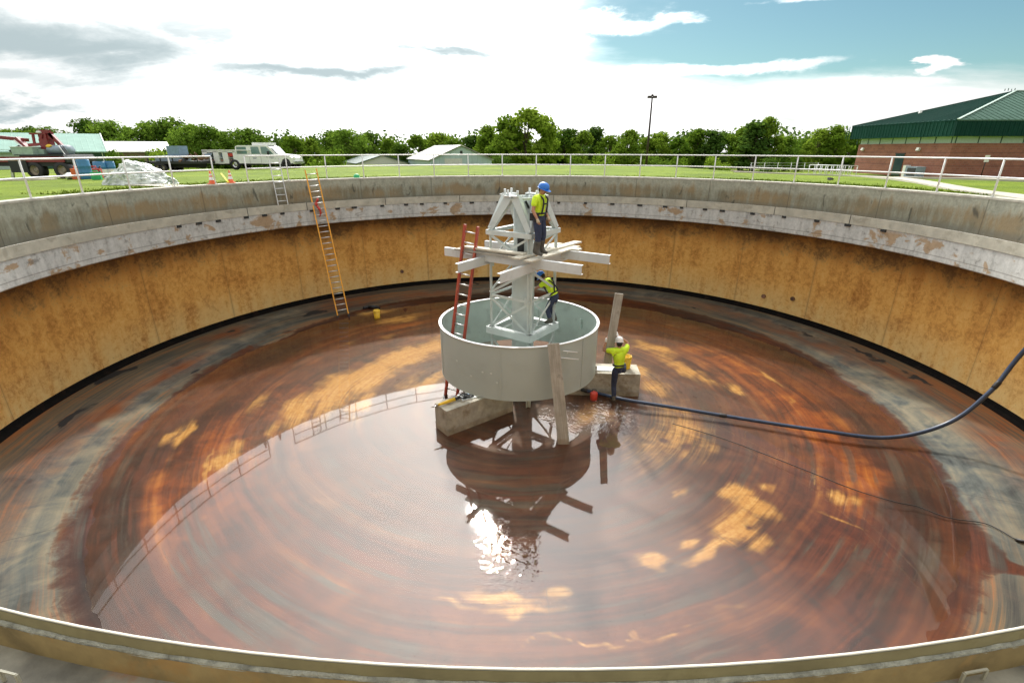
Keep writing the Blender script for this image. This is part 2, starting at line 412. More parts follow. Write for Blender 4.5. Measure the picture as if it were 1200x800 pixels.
def m_brick():
    m, t, b = new_mat('red_brick_courses'); p = objco(t); x, y, z = t.sep(p)
    bt = t.new('ShaderNodeTexBrick'); t.put(bt.inputs['Vector'], t.comb(t.math('ADD', x, y), z, 0))
    bt.inputs['Scale'].default_value = 1; bt.inputs['Brick Width'].default_value = .4; bt.inputs['Row Height'].default_value = .2
    bt.inputs['Mortar Size'].default_value = .012; t.put(bt.inputs['Color1'], (.30, .105, .065)); t.put(bt.inputs['Color2'], (.21, .07, .045)); t.put(bt.inputs['Mortar'], (.24, .17, .14))
    n = t.noise(p, 1.2, 5, .65)
    col = t.mix(t.step(n, .35, .7, 0, .45), bt.outputs[0], (.36, .16, .10))
    bnd = t.math('FRACT', t.math('MULTIPLY', z, .83)); col = t.mix(t.step(bnd, .9, .94, 0, .5), col, (.13, .055, .04))
    t.put(b.inputs['Base Color'], col); b.inputs['Roughness'].default_value = .85; return m
def m_seam(name, c, axis=0, pitch=.45, rough=.62, bs=.9):
    m, t, b = new_mat(name); p = objco(t); q = t.sep(p)[axis]
    fr = t.math('ABSOLUTE', t.math('SUBTRACT', t.math('FRACT', t.math('DIVIDE', q, pitch)), .5))
    s = t.step(fr, .40, .47)
    n = t.noise(p, .8, 4, .6)
    col = t.mix(t.step(n, .3, .75, 0, .35), c, tuple(min(1, v*1.5) for v in c))
    t.put(b.inputs['Base Color'], col); b.inputs['Roughness'].default_value = rough; b.inputs['Specular IOR Level'].default_value = .06
    t.put(b.inputs['Normal'], t.bump(s, bs, .05)); return m
def m_wood(name, c0, c1, bump=.3):
    m, t, b = new_mat(name); p = objco(t); x, y, z = t.sep(p)
    g = t.noise(t.comb(t.math('MULTIPLY', x, 1.2), t.math('MULTIPLY', y, 26), t.math('MULTIPLY', z, 26)), 1, 5, .65, .4)
    w = t.noise(p, 3, 5, .65)
    col = t.ramp(t.math('ADD', t.math('MULTIPLY', g, .6), t.math('MULTIPLY', w, .4)), [(.32, c0), (.68, c1)])
    col = t.mix(t.step(w, .6, .72, 0, .5), col, tuple(v*.45 for v in c0))
    t.put(b.inputs['Base Color'], col); b.inputs['Roughness'].default_value = .8
    t.put(b.inputs['Normal'], t.bump(g, bump, .01)); return m
def m_glass(name, c=(.03, .05, .055)):
    m, t, b = new_mat(name); n = t.noise(geoco(t), 1.5, 3)
    t.put(b.inputs['Base Color'], t.mix(n, c, tuple(x*1.6 for x in c))); b.inputs['Roughness'].default_value = .06
    b.inputs['Specular IOR Level'].default_value = .8; return m

MT = dict(
    upper=m_upper(), fascia=m_fascia(), lower=m_lower(), floor=m_floor(), water=m_water(), grass=m_grass(), brick=m_brick(),
    cap=mat('sunlit_rim_concrete', (.52, .50, .42), .85, var=.25, scale=3, bump=.3, dirt=(.3, .27, .2)),
    weir=mat('fibreglass_weir_plate', (.47, .455, .37), .6, var=.16, scale=2.2, dirt=(.27, .25, .19), dirt_amt=.6),
    weir_top=mat('sunlit_weir_edge', (.55, .52, .44), .4, var=.05),  # light on the plate's top edge, put into a paler colour
    trough=mat('stained_trough_concrete', (.36, .27, .13), .8, var=.35, scale=2.2, bump=.4, dirt=(.42, .25, .09), dirt_amt=.7),
    grout=mat('rough_grout', (.42, .42, .36), .9, var=.3, scale=14, bump=.8),
    trough_floor=mat('grey_trough_floor', (.24, .225, .18), .7, var=.35, scale=3, bump=.4, dirt=(.30, .14, .06), dirt_amt=.8),
    tar=mat('black_tar_cove', (.006, .0055, .005), .9, var=.35, scale=5, bump=.5, spec=.1, dirt=(.022, .012, .008)),
    tub=mat('grey_primer_steel', (.42, .475, .445), .5, var=.035, scale=.9, dirt=(.36, .385, .35), dirt_amt=.22, dirt_scale=1.1),
    tub_in=mat('grey_green_steel_inside', (.46, .57, .52), .5, var=.08, scale=1.2, dirt=(.26, .30, .28), dirt_amt=.4),
    steel=mat('pale_primed_steel', (.56, .61, .585), .48, var=.07, scale=2, dirt=(.38, .42, .40), dirt_amt=.4),
    steel2=mat('pale_grey_column_steel', (.49, .545, .52), .5, var=.07, scale=2, dirt=(.36, .40, .38), dirt_amt=.4),
    beam=mat('white_primed_beam', (.62, .645, .635), .5, var=.06, scale=2, dirt=(.45, .45, .42), dirt_amt=.35),
    dark=mat('dark_gap', (.02, .022, .022), .6, var=.2),
    block=mat('cast_concrete_block', (.40, .37, .30), .85, var=.25, scale=3, bump=.5, dirt=(.20, .15, .09), dirt_amt=.7),
    plank=m_wood('weathered_grey_plank', (.22, .20, .16), (.46, .43, .37)),
    plank2=m_wood('pale_new_plank', (.44, .40, .31), (.68, .63, .52)),
    alu=mat('bright_aluminium', (.68, .69, .68), .35, .6, var=.08),
    rail=mat('galvanised_rail', (.74, .74, .71), .42, .15, var=.06),
    fib_or=mat('orange_fibreglass', (.82, .37, .03), .5, var=.1, scale=4),
    fib_rd=mat('red_fibreglass', (.40, .060, .030), .5, var=.12, scale=4, dirt=(.5, .2, .12)),
    red=mat('red_plastic', (.52, .05, .03), .4), maroon=mat('maroon_truck_paint', (.20, .018, .022), .35, var=.2),
    yellow=mat('yellow_plastic', (.78, .50, .03), .45), blue=mat('blue_drum_plastic', (.05, .20, .40), .45, var=.15),
    green=mat('bright_green_plastic', (.03, .40, .14), .4), orange=mat('cone_orange', (.78, .16, .05), .5), white=mat('white_paint', (.78, .79, .78), .4, var=.05),
    offwhite=mat('offwhite_roof', (.74, .73, .68), .5, var=.08, scale=.5), black=mat('black_rubber', (.014, .014, .015), .6, var=.3),
    rim=mat('tan_wheel_rim', (.34, .28, .20), .5, .2, var=.2), hose=mat('dark_blue_hose', (.016, .034, .075), .35, var=.2), cable=mat('black_cable', (.012, .012, .012), .5),
    skin=mat('tanned_skin', (.42, .215, .13), .55, var=.08, scale=12), hair=mat('dark_hair', (.022, .016, .012), .8),
    hiviz=mat('hiviz_yellow_cloth', (.62, .86, .03), .8, var=.08, scale=14, bump=.4), denim=mat('dark_blue_denim', (.030, .042, .085), .85, var=.25, scale=9, bump=.4),
    boots=mat('muddy_rubber_boots', (.085, .078, .062), .6, var=.3, scale=10), hat_blue=mat('blue_hard_hat_shell', (.02, .17, .62), .3, var=.05), hat_white=mat('white_hard_hat_shell', (.80, .80, .78), .3, var=.05),
    strap=mat('black_webbing', (.02, .02, .022), .7), glove=mat('tan_leather_glove', (.50, .40, .27), .8, var=.15), eye=mat('eye_white', (.5, .5, .48), .3),
    path=mat('pale_concrete_walk', (.44, .41, .34), .85, var=.1, scale=2), gravel=mat('brown_gravel_drive', (.25, .19, .14), .95, var=.3, scale=3),
    bark=mat('tree_bark', (.10, .075, .05), .9, var=.3, scale=4),
    leaf_a=m_leaf('leaves_mid_green', (.030, .080, .012), (.155, .265, .035)), leaf_b=m_leaf('leaves_yellow_green', (.065, .14, .014), (.24, .35, .04)),
    leaf_c=m_leaf('leaves_dark_green', (.020, .052, .014), (.085, .165, .032)),
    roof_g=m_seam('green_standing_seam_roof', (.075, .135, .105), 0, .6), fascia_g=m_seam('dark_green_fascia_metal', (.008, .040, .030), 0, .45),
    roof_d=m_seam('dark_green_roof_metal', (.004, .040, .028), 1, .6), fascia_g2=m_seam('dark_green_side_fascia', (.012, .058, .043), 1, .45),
    soffit=mat('pale_green_soffit_band', (.42, .53, .46), .5, var=.08), mint=m_seam('mint_metal_roof', (.24, .37, .32), 0, .6, .62, .25), gwall=mat('dark_green_metal_wall', (.02, .075, .05), .6, var=.1),
    shedwall=m_seam('pale_blue_grey_siding', (.36, .45, .46), 0, .8), shedroof=mat('grey_metal_roof_patched', (.25, .25, .22), .5, var=.15, scale=.8, dirt=(.62, .60, .54), dirt_amt=.75, dirt_scale=.8),
    shedroof_g=mat('dark_green_shed_roof', (.035, .075, .06), .5, var=.15), shedwall2=mat('pale_grey_gable', (.55, .55, .52), .7, var=.08),
    glass=m_glass('tinted_glass'), glass_g=m_glass('green_tinted_cab_glass', (.10, .18, .16)), pole=mat('dark_brown_pole', (.035, .02, .018), .5, var=.2),
    poly=mat('crumpled_clear_plastic_sheet', (.62, .66, .62), .3, var=.25, scale=3.5, bump=.6, dirt=(.13, .19, .15), dirt_amt=.85, dirt_scale=3.2),
    mintbox=mat('mint_tool_cabinet', (.33, .45, .38), .5, var=.12), scrap=mat('rusty_scrap', (.17, .09, .055), .8, var=.5, scale=5), greybox=mat('grey_blue_painted_steel', (.24, .30, .36), .5, var=.12),
    bluegrey=mat('faded_blue_grey', (.20, .30, .40), .6, var=.15), lamp=mat('white_lamp_housing', (.75, .75, .70), .4), chrome=mat('polished_steel', (.6, .6, .6), .2, .9, var=.05),
    shelf=mat('tool_clutter', (.10, .16, .30), .6, var=.8, scale=9, c2=(.4, .25, .2)), text=mat('dark_blue_lettering', (.03, .05, .15), .5), stone=mat('grey_stone_debris', (.36, .35, .31), .9, var=.4, scale=8),
    tape=mat('yellow_tape', (.80, .74, .06), .5),
)

# ================================================================== SKY, SUN, CAMERA
w = bpy.data.worlds.new('World'); sc.world = w; w.use_nodes = True
SUN_AZ, SUN_EL = R(-5.6), R(39.6)      # azimuth measured from +Y towards +X
sundir = Vector((math.sin(SUN_AZ)*math.cos(SUN_EL), math.cos(SUN_AZ)*math.cos(SUN_EL), math.sin(SUN_EL)))
def build_world():
    t = NT(w.node_tree); bg = t.n['Background']
    sky = t.new('ShaderNodeTexSky', sky_type='NISHITA'); sky.sun_disc = False
    sky.sun_elevation = SUN_EL; sky.sun_rotation = SUN_AZ; sky.air_density = 1.0; sky.dust_density = .6; sky.ozone_density = 1.5
    d = t.vmath('NORMALIZE', t.new('ShaderNodeTexCoord').outputs['Generated'])
    x, y, z = t.sep(d)
    zz = t.math('ADD', t.math('MAXIMUM', z, 0), .16)
    u = t.math('DIVIDE', x, zz); v = t.math('DIVIDE', y, zz)
    pv = t.comb(t.math('MULTIPLY', u, .55), t.math('MULTIPLY', v, 1.0), 0)
    n1 = t.noise(pv, .55, 9, .58, .35); n2 = t.noise(t.vmath('ADD', pv, (7.3, 2.1, 4.)), 1.5, 8, .6, .3)
    def lobe(px, py, lo, hi):
        r = Vector(ray(px, py)).normalized()
        return t.step(t.vmath('DOT_PRODUCT', d, tuple(r)), math.cos(R(hi)), math.cos(R(lo)))
    az = t.math('ARCTAN2', x, y); el = t.math('ARCSINE', z)
    wc = t.sep(t.noise(t.comb(t.math('MULTIPLY', az, 3.5), t.math('MULTIPLY', el, 9), 1.), 1, 7, .62, .2, color=True))
    wa = t.math('MULTIPLY', t.math('SUBTRACT', wc[0], .5), .55); we = t.math('MULTIPLY', t.math('SUBTRACT', wc[1], .5), .16)
    def ell(px, py, wpx, hpx, lo=1.15, hi=.15):
        """a bank of cloud of about wpx by hpx, as seen round the direction of px, py"""
        r = Vector(ray(px, py)).normalized(); a0 = math.atan2(r.x, r.y); e0 = math.asin(r.z)
        r2 = Vector(ray(px+wpx, py)).normalized(); da = abs(math.atan2(r2.x, r2.y)-a0); r3 = Vector(ray(px, py-hpx)).normalized(); de = abs(math.asin(r3.z)-e0)
        k = min(1., hpx/22)
        A_ = t.math('DIVIDE', t.math('ADD', t.math('SUBTRACT', az, a0), wa), da); E_ = t.math('DIVIDE', t.math('ADD', t.math('SUBTRACT', el, e0), t.math('MULTIPLY', we, k)), de)
        return t.step(t.math('SQRT', t.math('ADD', t.math('MULTIPLY', A_, A_), t.math('MULTIPLY', E_, E_))), hi, lo, 1, 0)
    def most(*v):
        o_ = v[0]
        for q in v[1:]: o_ = t.math('MAXIMUM', o_, q)
        return o_
    blue = t.math('MAXIMUM', lobe(1090, -60, 6, 33), t.math('MULTIPLY', lobe(790, -30, 2, 16), .8))
    wisp = most(t.math('MULTIPLY', ell(880, 78, 190, 9), .8), ell(1075, 74, 48, 10, 1.0, .4), t.math('MULTIPLY', ell(905, 6, 110, 7), .75), t.math('MULTIPLY', ell(720, 30, 130, 14), .8), t.math('MULTIPLY', ell(1010, 95, 120, 8), .6), t.math('MULTIPLY', ell(640, 50, 90, 9), .7))
    cov = t.math('ADD', t.math('ADD', t.math('MULTIPLY', n1, .75), t.math('MULTIPLY', n2, .35)), t.math('MULTIPLY', blue, -.50))
    low = t.step(z, .150, .07, 0, .42)
    cov = t.step(t.math('ADD', t.math('ADD', t.math('ADD', cov, .19), low), t.math('MULTIPLY', wisp, .38)), .38, .70)
    au = t.vmath('DOT_PRODUCT', d, tuple(sundir))
    a1 = t.math('POWER', t.math('MAXIMUM', au, 0), 9.0); a2 = t.math('POWER', t.math('MAXIMUM', au, 0), 90.)
    bright = t.math('ADD', t.math('MULTIPLY', t.math('ADD', .62, t.math('MULTIPLY', n2, .76)), 6.6), t.math('ADD', t.math('MULTIPLY', a1, 62.), t.math('MULTIPLY', a2, 10.)))
    grey = most(ell(60, 60, 230, 60), ell(30, 125, 150, 22), t.math('MULTIPLY', ell(180, 30, 160, 22), .8), ell(400, 88, 230, 15), ell(540, 66, 140, 15), t.math('MULTIPLY', ell(330, 40, 260, 14), .6), t.math('MULTIPLY', ell(740, 12, 70, 14), .8), t.math('MULTIPLY', ell(690, 46, 100, 9), .6), t.math('MULTIPLY', ell(60, 95, 120, 10), .7))
    grn = t.math('ADD', t.math('MULTIPLY', n2, .4), t.math('MULTIPLY', t.noise(t.comb(t.math('MULTIPLY', u, .35), t.math('MULTIPLY', v, 1.6), 3), 1.1, 9, .62, .6), .6))
    gf = t.math('MULTIPLY', t.step(t.math('ADD', grn, t.math('MULTIPLY', grey, .24)), .45, .72), t.math('ADD', .16, t.math('MULTIPLY', grey, .84)))
    gb = t.math('ADD', 7.4, t.math('MULTIPLY', bright, .10))
    cl = t.mix(gf, t.vmath('MULTIPLY', (1, 1, .985), t.comb(bright, bright, bright)), t.vmath('MULTIPLY', (.40, .48, .50), t.comb(gb, gb, gb)))
    tint = t.mix(1.0, sky.outputs[0], (.42, .57, .53), 'MULTIPLY')
    col = t.mix(cov, tint, cl)
    t.put(bg.inputs[0], col); bg.inputs[1].default_value = .10
build_world()
sl = bpy.data.lights.new('sun', 'SUN'); sl.energy = 2.0; sl.angle = R(2.0); sl.color = (1, .95, .86)
so = bpy.data.objects.new('sun', sl); COL.objects.link(so); so.rotation_euler = sundir.to_track_quat('Z', 'Y').to_euler(); so.location = (0, 0, 60)
cam = bpy.data.cameras.new('camera'); cam.sensor_width = 36; cam.lens = 36*F/1200; cam.clip_end = 3000; cam.clip_start = .05
co = bpy.data.objects.new('camera', cam); COL.objects.link(co); co.location = (0, -D, CH); co.rotation_euler = (R(90)-PITCH, 0, -YAW)
sc.camera = co
vs = sc.view_settings; vs.view_transform = 'Standard'; vs.look = 'None'; vs.gamma = 1; vs.exposure = .62; vs.use_curve_mapping = False
sc.cycles.max_bounces = 8; sc.cycles.transparent_max_bounces = 16; sc.cycles.caustics_reflective = False; sc.cycles.caustics_refractive = False

# ================================================================== GROUND
def build_ground():
    rads = [14.14, 14.6, 15.3, 16.2, 17.5, 19, 21, 23, 25, 27.5, 30, 33, 36, 40, 44, 48, 53, 58, 64, 70, 78, 86, 96, 108, 122, 140, 165, 200, 260, 360, 520, 800]
    N = 240; vs_, fs = [], []
    for i, r in enumerate(rads):
        for k in range(N):
            a = 2*PI*k/N; x, y = r*math.cos(a), r*math.sin(a)
            z = ground_z(x, y) + (0 if r < 15 else .05*mnoise.noise((x*.15, y*.15, 0)))
            if r < 15: z = min(z, -.03)
            vs_.append((x, y, z))
    for i in range(len(rads)-1):
        for k in range(N):
            a, b = i*N+k, i*N+(k+1) % N; fs.append((a, b, b+N, a+N))
    mb = MB(); mb.verts(vs_, fs); o = mb.build('ground', MT['grass'])
    for p in o.data.polygons: p.use_smooth = True
    struct(o)
    # tufts of grass round the outside of the rim
    mb = MB(); rnd = random.Random(3)
    for i in range(16000):
        a = R(rnd.uniform(8, 172)); r = 14.2+abs(rnd.gauss(0, .8)); x, y = r*math.cos(a), r*math.sin(a)
        z = ground_z(x, y)-.02; hgt = rnd.uniform(.04, .10); t = rnd.uniform(0, PI); wd = rnd.uniform(.02, .05)
        dx, dy = math.cos(t)*wd, math.sin(t)*wd; lx, ly = rnd.gauss(0, .04), rnd.gauss(0, .04)
        mb.verts([(x-dx, y-dy, z), (x+dx, y+dy, z), (x+lx, y+ly, z+hgt)], [(0, 1, 2)])
    g = mb.build('grass', MT['grass'], wn=False); tag(g, 'short ragged green grass growing along the tank rim', 'grass', kind='stuff')
build_ground()
def strip(name, pts, width, m, lift=.05):
    P = spline(pts, 10); mb = MB(); vs_ = []; fs = []
    for i, p in enumerate(P):
        d = (P[min(i+1, len(P)-1)]-P[max(i-1, 0)]); n = Vector((-d.y, d.x, 0)).normalized()*width/2
        for s in (-1, -.3, .3, 1):
            q = p+n*s; vs_.append((q.x, q.y, ground_z(q.x, q.y)+lift+.02))
    for i in range(len(P)-1):
        for k in range(3): a = i*4+k; fs.append((a, a+1, a+5, a+4))
    mb.verts(vs_, fs); o = mb.build(name, m); struct(o)
    md = o.modifiers.new('thick', 'SOLIDIFY'); md.thickness = .12; md.offset = -1
    return o
def gpt(px, py, fwd): p = at(px, py, fwd); return (p.x, p.y, 0)
strip('path', [gpt(1330, 236, 11), gpt(1200, 232.5, 15.4), gpt(1130, 224, 18.5), gpt(1060, 215, 25), gpt(1000, 209.5, 31), gpt(930, 207, 34), gpt(860, 206, 36)], .85, MT['path'])
strip('path', [gpt(1048, 214, 27), gpt(1090, 216, 27), gpt(1200, 220, 24), gpt(1300, 224, 22)], .9, MT['path'], .06)
strip('road', [gpt(860, 201, 46), gpt(960, 203.5, 45), gpt(1060, 206, 43), gpt(1200, 213, 36), gpt(1330, 219, 33)], 2.2, MT['gravel'], .05)

# ================================================================== TANK
def build_tank():
    T = thing('concrete_tank', 'huge round open concrete tank with ochre stained walls below an inner white trough', 'tank', (0, 0, -6.5))
    o = (0, 0, -6.5); N = 256
    def part(name, prof, m, smooth=False):
        return MB().lathe(prof, N, smooth=smooth).build(name, m, T, o)
    part('upper_wall', [(R0, -.055), (R0+.004, -.5), (R0, -1.16)], MT['upper'], True)
    part('wall_cap', [(R0-.012, -.06), (R0-.012, 0), (R0+.40, .004), (R0+.40, -.35), (R0+.05, -.35)], MT['cap'])
    part('trough', [(RW+.030, -.99), (RW+.036, -1.14)], MT['trough'])
    part('trough_bottom', [(RW+.034, -1.138), (R0-.002, -1.145)], MT['trough_floor'])
    part('trough_face', [(RW+.018, -1.0), (RW+.018, -1.86), (RW+.05, -1.89), (R0-.002, -1.93)], MT['fascia'])
    # rough grout line between plate and trough wall
    mb = MB(); rnd = random.Random(5); n = 900; vs_, fs = [], []
    for k in range(n):
        a = 2*PI*k/n; w0 = .012+.009*rnd.random(); zt = -.985+.010*rnd.random()
        for (r, z) in ((RW+.0075, -1.0), (RW+.0075, zt), (RW+.012+w0*.6, zt-.002), (RW+.012+w0, -.997)): vs_.append((r*math.cos(a), r*math.sin(a), z))
    for k in range(n):
        for i in range(3): fs.append((k*4+i, k*4+i+1, ((k+1) % n)*4+i+1, ((k+1) % n)*4+i))
    mb.verts(vs_, fs).build('grout_ledge', MT['grout'], T, o)
    wp = part('weir_plate', [(RW+.004, -.908), (RW-.006, -.908), (RW-.006, -1.21), (RW+.004, -1.21), (RW+.004, -.908)], MT['weir'])
    MB().lathe([(RW+.0050, -.909), (RW+.0050, -.905), (RW-.0070, -.905), (RW-.0070, -.909)], N).build('plate_edge', MT['weir_top'], wp)
    wp.children[0].location = (0, 0, 6.5)
    part('plate_back', [(RW+.0068, -.912), (RW+.0068, -1.0)], mat('shaded_olive_plate_back', (.30, .265, .15), .7, var=.2, scale=2.5, dirt=(.2, .17, .08)), True)  # shade on the plate's outer side, put into a darker olive colour
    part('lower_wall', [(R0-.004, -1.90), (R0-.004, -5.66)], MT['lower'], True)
    part('tar_cove', [(R0-.006, -5.45), (R0-.02, -5.47), (R0-.05, -5.57), (R0-.14, -5.645), (R0-.24, -5.69)], MT['tar'])
    rnd = random.Random(11); k = 0; a = R(14)
    while a < R(166) and k < 90:
        c, s = math.cos(a), math.sin(a)
        big = rnd.uniform(.14, .24)
        MB().box(((RW-.004)*c, (RW-.004)*s, -1.255), (.05, big, .085), a).build('weir_slot', MT['dark'], T, o)  # solid dark boxes stand in for the dark slots under the plate
        a += rnd.choice((R(3.6), R(5.0), R(5.4), R(5.6), R(6.2))); k += 1
    for deg in (20, 34, 52, 82, 104, 121, 138, 150):
        a = R(deg); MB().box(((RW-.009)*math.cos(a), (RW-.009)*math.sin(a), -1.06), (.008, .022, .33), a).build('plate_joint', MT['dark'], T, o)
    # bolts, small wall stains of pipe stubs
    for px, py in ((895, 347), (929, 350), (471, 318)):
        p = onr(px, py, R0-.03); d = Vector((p.x, p.y, 0)).normalized()
        MB().tube([p+d*.02, p-d*.05], .09, 10).build('pipe_stub', MT['scrap'], T, o)
    for px, py, ln in ((1137, 793, .13), (14, 797, .10)):
        p = onz(px, py, -1.12); d = Vector((-p.y, p.x, 0)).normalized(); q = p+Vector((0, 0, 0))
        q = Vector((p.x, p.y, 0)).normalized()*max(RW+.06, math.hypot(p.x, p.y)); q.z = -1.065
        MB().bar(q-d*ln/2, q+d*ln/2, .010, .01).bar(q-d*ln/2, q-d*ln/2-Vector((0, 0, .07)), .012, .012).bar(q+d*ln/2, q+d*ln/2-Vector((0, 0, .07)), .012, .012).build('trough_bracket', MT['weir'], T, o)
build_tank()

def blob(X, Y, px, py, tang, rad, rot=0.):
    """soft elongated spot on the floor, long side along the circle"""
    p = onz(px, py, -5.92); r = math.hypot(p.x, p.y); a = math.atan2(p.y, p.x)+rot
    if r < .3: a = 0
    ex, ey = -math.sin(a), math.cos(a); nx, ny = math.cos(a), math.sin(a)
    dx, dy = X+WARP[0][0]*min(1, .35+tang*.5)-p.x, Y+WARP[0][1]*min(1, .35+tang*.5)-p.y
    # bend the long axis along the circle
    s = dx*ex+dy*ey; n = dx*nx+dy*ny + (s*s/(2*max(r, 1.5)) if rot == 0 else 0)
    return np.exp(-((s/tang)**2+(n/rad)**2))
WARP = [None]
def build_floor():
    NA, NR = 640, 190
    rr = np.concatenate([np.linspace(.02, 13.6, NR)])
    A = np.linspace(0, 2*PI, NA, endpoint=False)
    RR, AA = np.meshgrid(rr, A, indexing='ij'); X = RR*np.cos(AA); Y = RR*np.sin(AA)
    z = -5.66-.088*(13.5-np.maximum(RR, 9.5))-.006*np.maximum(0, 9.5-RR)
    nz = np.array([mnoise.noise((a*.55, b*.55, 1.7))*.6+mnoise.noise((a*1.5, b*1.5, 5.))*.4+mnoise.noise((a*3.6, b*3.6, 8.))*.28 for a, b in zip(X.ravel(), Y.ravel())]).reshape(X.shape)
    z = z + nz*.030*np.clip((RR-8)/2, 0, 1)*np.clip((13.4-RR)/.8, 0, 1)
    fn = lambda o: np.array([mnoise.noise((a*1.1, b*1.1, o))*.34+mnoise.noise((a*2.9, b*2.9, o+5))*.20 for a, b in zip(X.ravel(), Y.ravel())]).reshape(X.shape)
    WARP[0] = (fn(2.), fn(11.))
    g = lambda *a, **k: blob(X, Y, *a, **k)
    sed = np.zeros_like(X)
    for (px, py, tl, rl, s) in [
        (395, 452, 1.9, .75, 1.05), (440, 432, 1.9, .7, 1.1), (480, 412, 1.7, .8, 1.1), (520, 400, 1.4, .9, 1.0), (350, 475, 1.2, .5, .9), (300, 468, .8, .3, .6), (420, 470, 1.2, .4, .8),
        (500, 440, 1.2, .6, .8), (470, 372, 1.1, .5, .8), (440, 366, .9, .45, .75), (410, 400, .6, .3, .4), (455, 392, .5, .3, .5),
        (215, 503, .75, .16, .95), (200, 506, .5, .14, .8), (262, 535, .55, .34, .95), (240, 545, .9, .07, .9), (275, 520, .4, .25, .7), (320, 500, .7, .2, .6),
        (765, 405, 1.2, .5, .75), (800, 428, 1.3, .35, .75), (830, 440, 1.0, .22, .6), (745, 430, .8, .5, .75), (860, 452, .45, .28, .85), (770, 450, 1.0, .45, .6), (905, 440, .6, .08, .8), (790, 380, .8, .2, .35), (925, 465, .5, .1, .5),
        (795, 500, 2.0, 1.0, .62), (760, 520, 1.4, .8, .5), (830, 520, .9, .4, .5), (700, 480, 1.0, .8, .5),
        (862, 572, .42, .28, .95), (903, 568, .3, .2, .8), (885, 590, .35, .5, 1.0), (866, 612, .55, .36, 1.1), (840, 640, .8, .16, 1.0), (806, 632, .32, .13, .95), (893, 632, .42, .2, .85), (770, 655, .36, .2, 1.0), (797, 573, .28, .12, .55),
        (980, 578, .32, .2, .8), (1003, 583, .25, .16, .75), (960, 560, .7, .06, .5), (985, 605, .05, .5, .7), (655, 686, .25, .13, .8), (590, 692, .8, .12, .8), (612, 708, .6, .18, .95), (540, 702, .5, .08, .5), (560, 690, .3, .2, .4),
        (700, 748, 1.3, .04, .6), (790, 732, .6, .04, .55), (640, 752, .9, .03, .5), (850, 712, .6, .06, .4), (1000, 640, .6, .05, .3)]:
        sed = np.maximum(sed, s*g(px, py, tl, rl))
    for (px, py, tl, rl) in ((876, 611, .1, .1), (500, 434, .6, .13), (455, 446, .5, .1), (805, 518, .18, .12), (780, 512, .1, .1)):
        sed = sed*(1-.95*g(px, py, tl, rl))
    # shoreline
    lowf = np.array([mnoise.noise((math.cos(a)*2.3, math.sin(a)*2.3, 9.))*.5+mnoise.noise((math.cos(a)*6, math.sin(a)*6, 4.))*.25 for a in A])[None, :]
    shore = 10.98+.35*lowf
    far = np.clip(Y/10, 0, 1)*np.clip((X+13)/8, 0, 1)
    shore = shore+.7*far
    wet = np.clip((shore-RR)/.6+.5, -1, 2)
    for (px, py, tl, rl, s) in ((1150, 655, .3, .8, 1.5), (1135, 640, .5, .6, 1.2), (300, 400, 1.2, .5, .5)):
        wet = wet+s*g(px, py, tl, rl)
    for (px, py, tl, rl, s) in ((320, 400, 1.0, .4, .9), (180, 470, 1.0, .4, .8)):
        wet = wet-s*g(px, py, tl, rl)
    slate = .55+.6*np.exp(-((X+4.5)**2+(Y+6.5)**2)/26)+.25*np.exp(-((X-6.5)**2+(Y+6)**2)/16)
    slate = slate*(1-.75*np.exp(-((X+6)**2+(Y-1)**2)/40))*(1-.6*np.exp(-((X-6)**2+(Y-3)**2)/40))
    grey = np.zeros_like(X)
    for (px, py, tl, rl, s) in ((240, 420, 3.5, .6, 1.), (150, 480, 3., .55, 1.), (60, 560, 3.5, .8, 1.), (30, 640, 3., .9, 1.), (330, 375, 2.5, .5, .9), (900, 380, 4., .6, .9), (1010, 440, 3., .8, 1.), (1060, 480, 2.5, .7, 1.1), (1100, 510, 3., .9, 1.15), (1130, 560, 2.5, .8, 1.1), (1180, 560, 2.5, .8, .9), (600, 341, 4., .7, .8), (760, 350, 3., .7, .8)):
        grey = np.maximum(grey, s*g(px, py, tl, rl))
    deep = np.zeros_like(X); glow = np.zeros_like(X)
    for (px, py, tl, rl, s) in ((330, 410, 2.5, .9, .9), (200, 520, 2.2, .8, .8), (130, 620, 3., .7, .9), (420, 375, 2.5, .8, .7), (560, 350, 3., 1., .9), (690, 360, 3., 1.2, 1.), (820, 375, 3., .9, 1.), (930, 420, 2.5, .7, .8), (1010, 500, 2., .7, .8), (1080, 580, 2.4, .8, .9), (1100, 660, 2., .5, .9), (780, 390, 2, .8, .7), (250, 480, 1.5, .5, .6), (100, 690, 2, .5, .8)):
        deep = np.maximum(deep, s*g(px, py, tl, rl))
    for (px, py, tl, rl, s) in ((450, 420, 2.6, 1.2, 1.), (350, 470, 2.4, .9, 1.), (260, 530, 2.4, .9, 1.), (190, 580, 2.2, .5, .8), (500, 395, 2., 1., .9), (860, 430, 3., .9, 1.), (780, 420, 2., 1., .9), (950, 490, 2.6, .8, 1.), (900, 460, 2., .8, 1.), (1010, 560, 1.6, .6, .8), (470, 380, 1.4, .5, .7), (740, 440, 1.5, .8, .7)):
        glow = np.maximum(glow, s*g(px, py, tl, rl))
    rust = np.zeros_like(X)
    for (px, py, tl, rl, s) in ((200, 440, 2.0, .35, 1.), (120, 490, 2.2, .4, 1.), (40, 555, 2.5, .5, 1.), (20, 590, 2., .4, .9), (270, 395, 1.2, .3, .9), (410, 358, 1.6, .8, .9), (1060, 450, 3., .3, .8), (1150, 500, 2.5, .35, .9), (1185, 540, 2., .5, 1.), (950, 405, 3., .3, .7), (640, 345, 3.5, .5, .6), (860, 372, 3, .35, .6), (1090, 690, 1.5, .8, .7), (500, 348, 2, .5, .7)):
        rust = np.maximum(rust, s*g(px, py, tl, rl))
    dark = np.zeros_like(X)
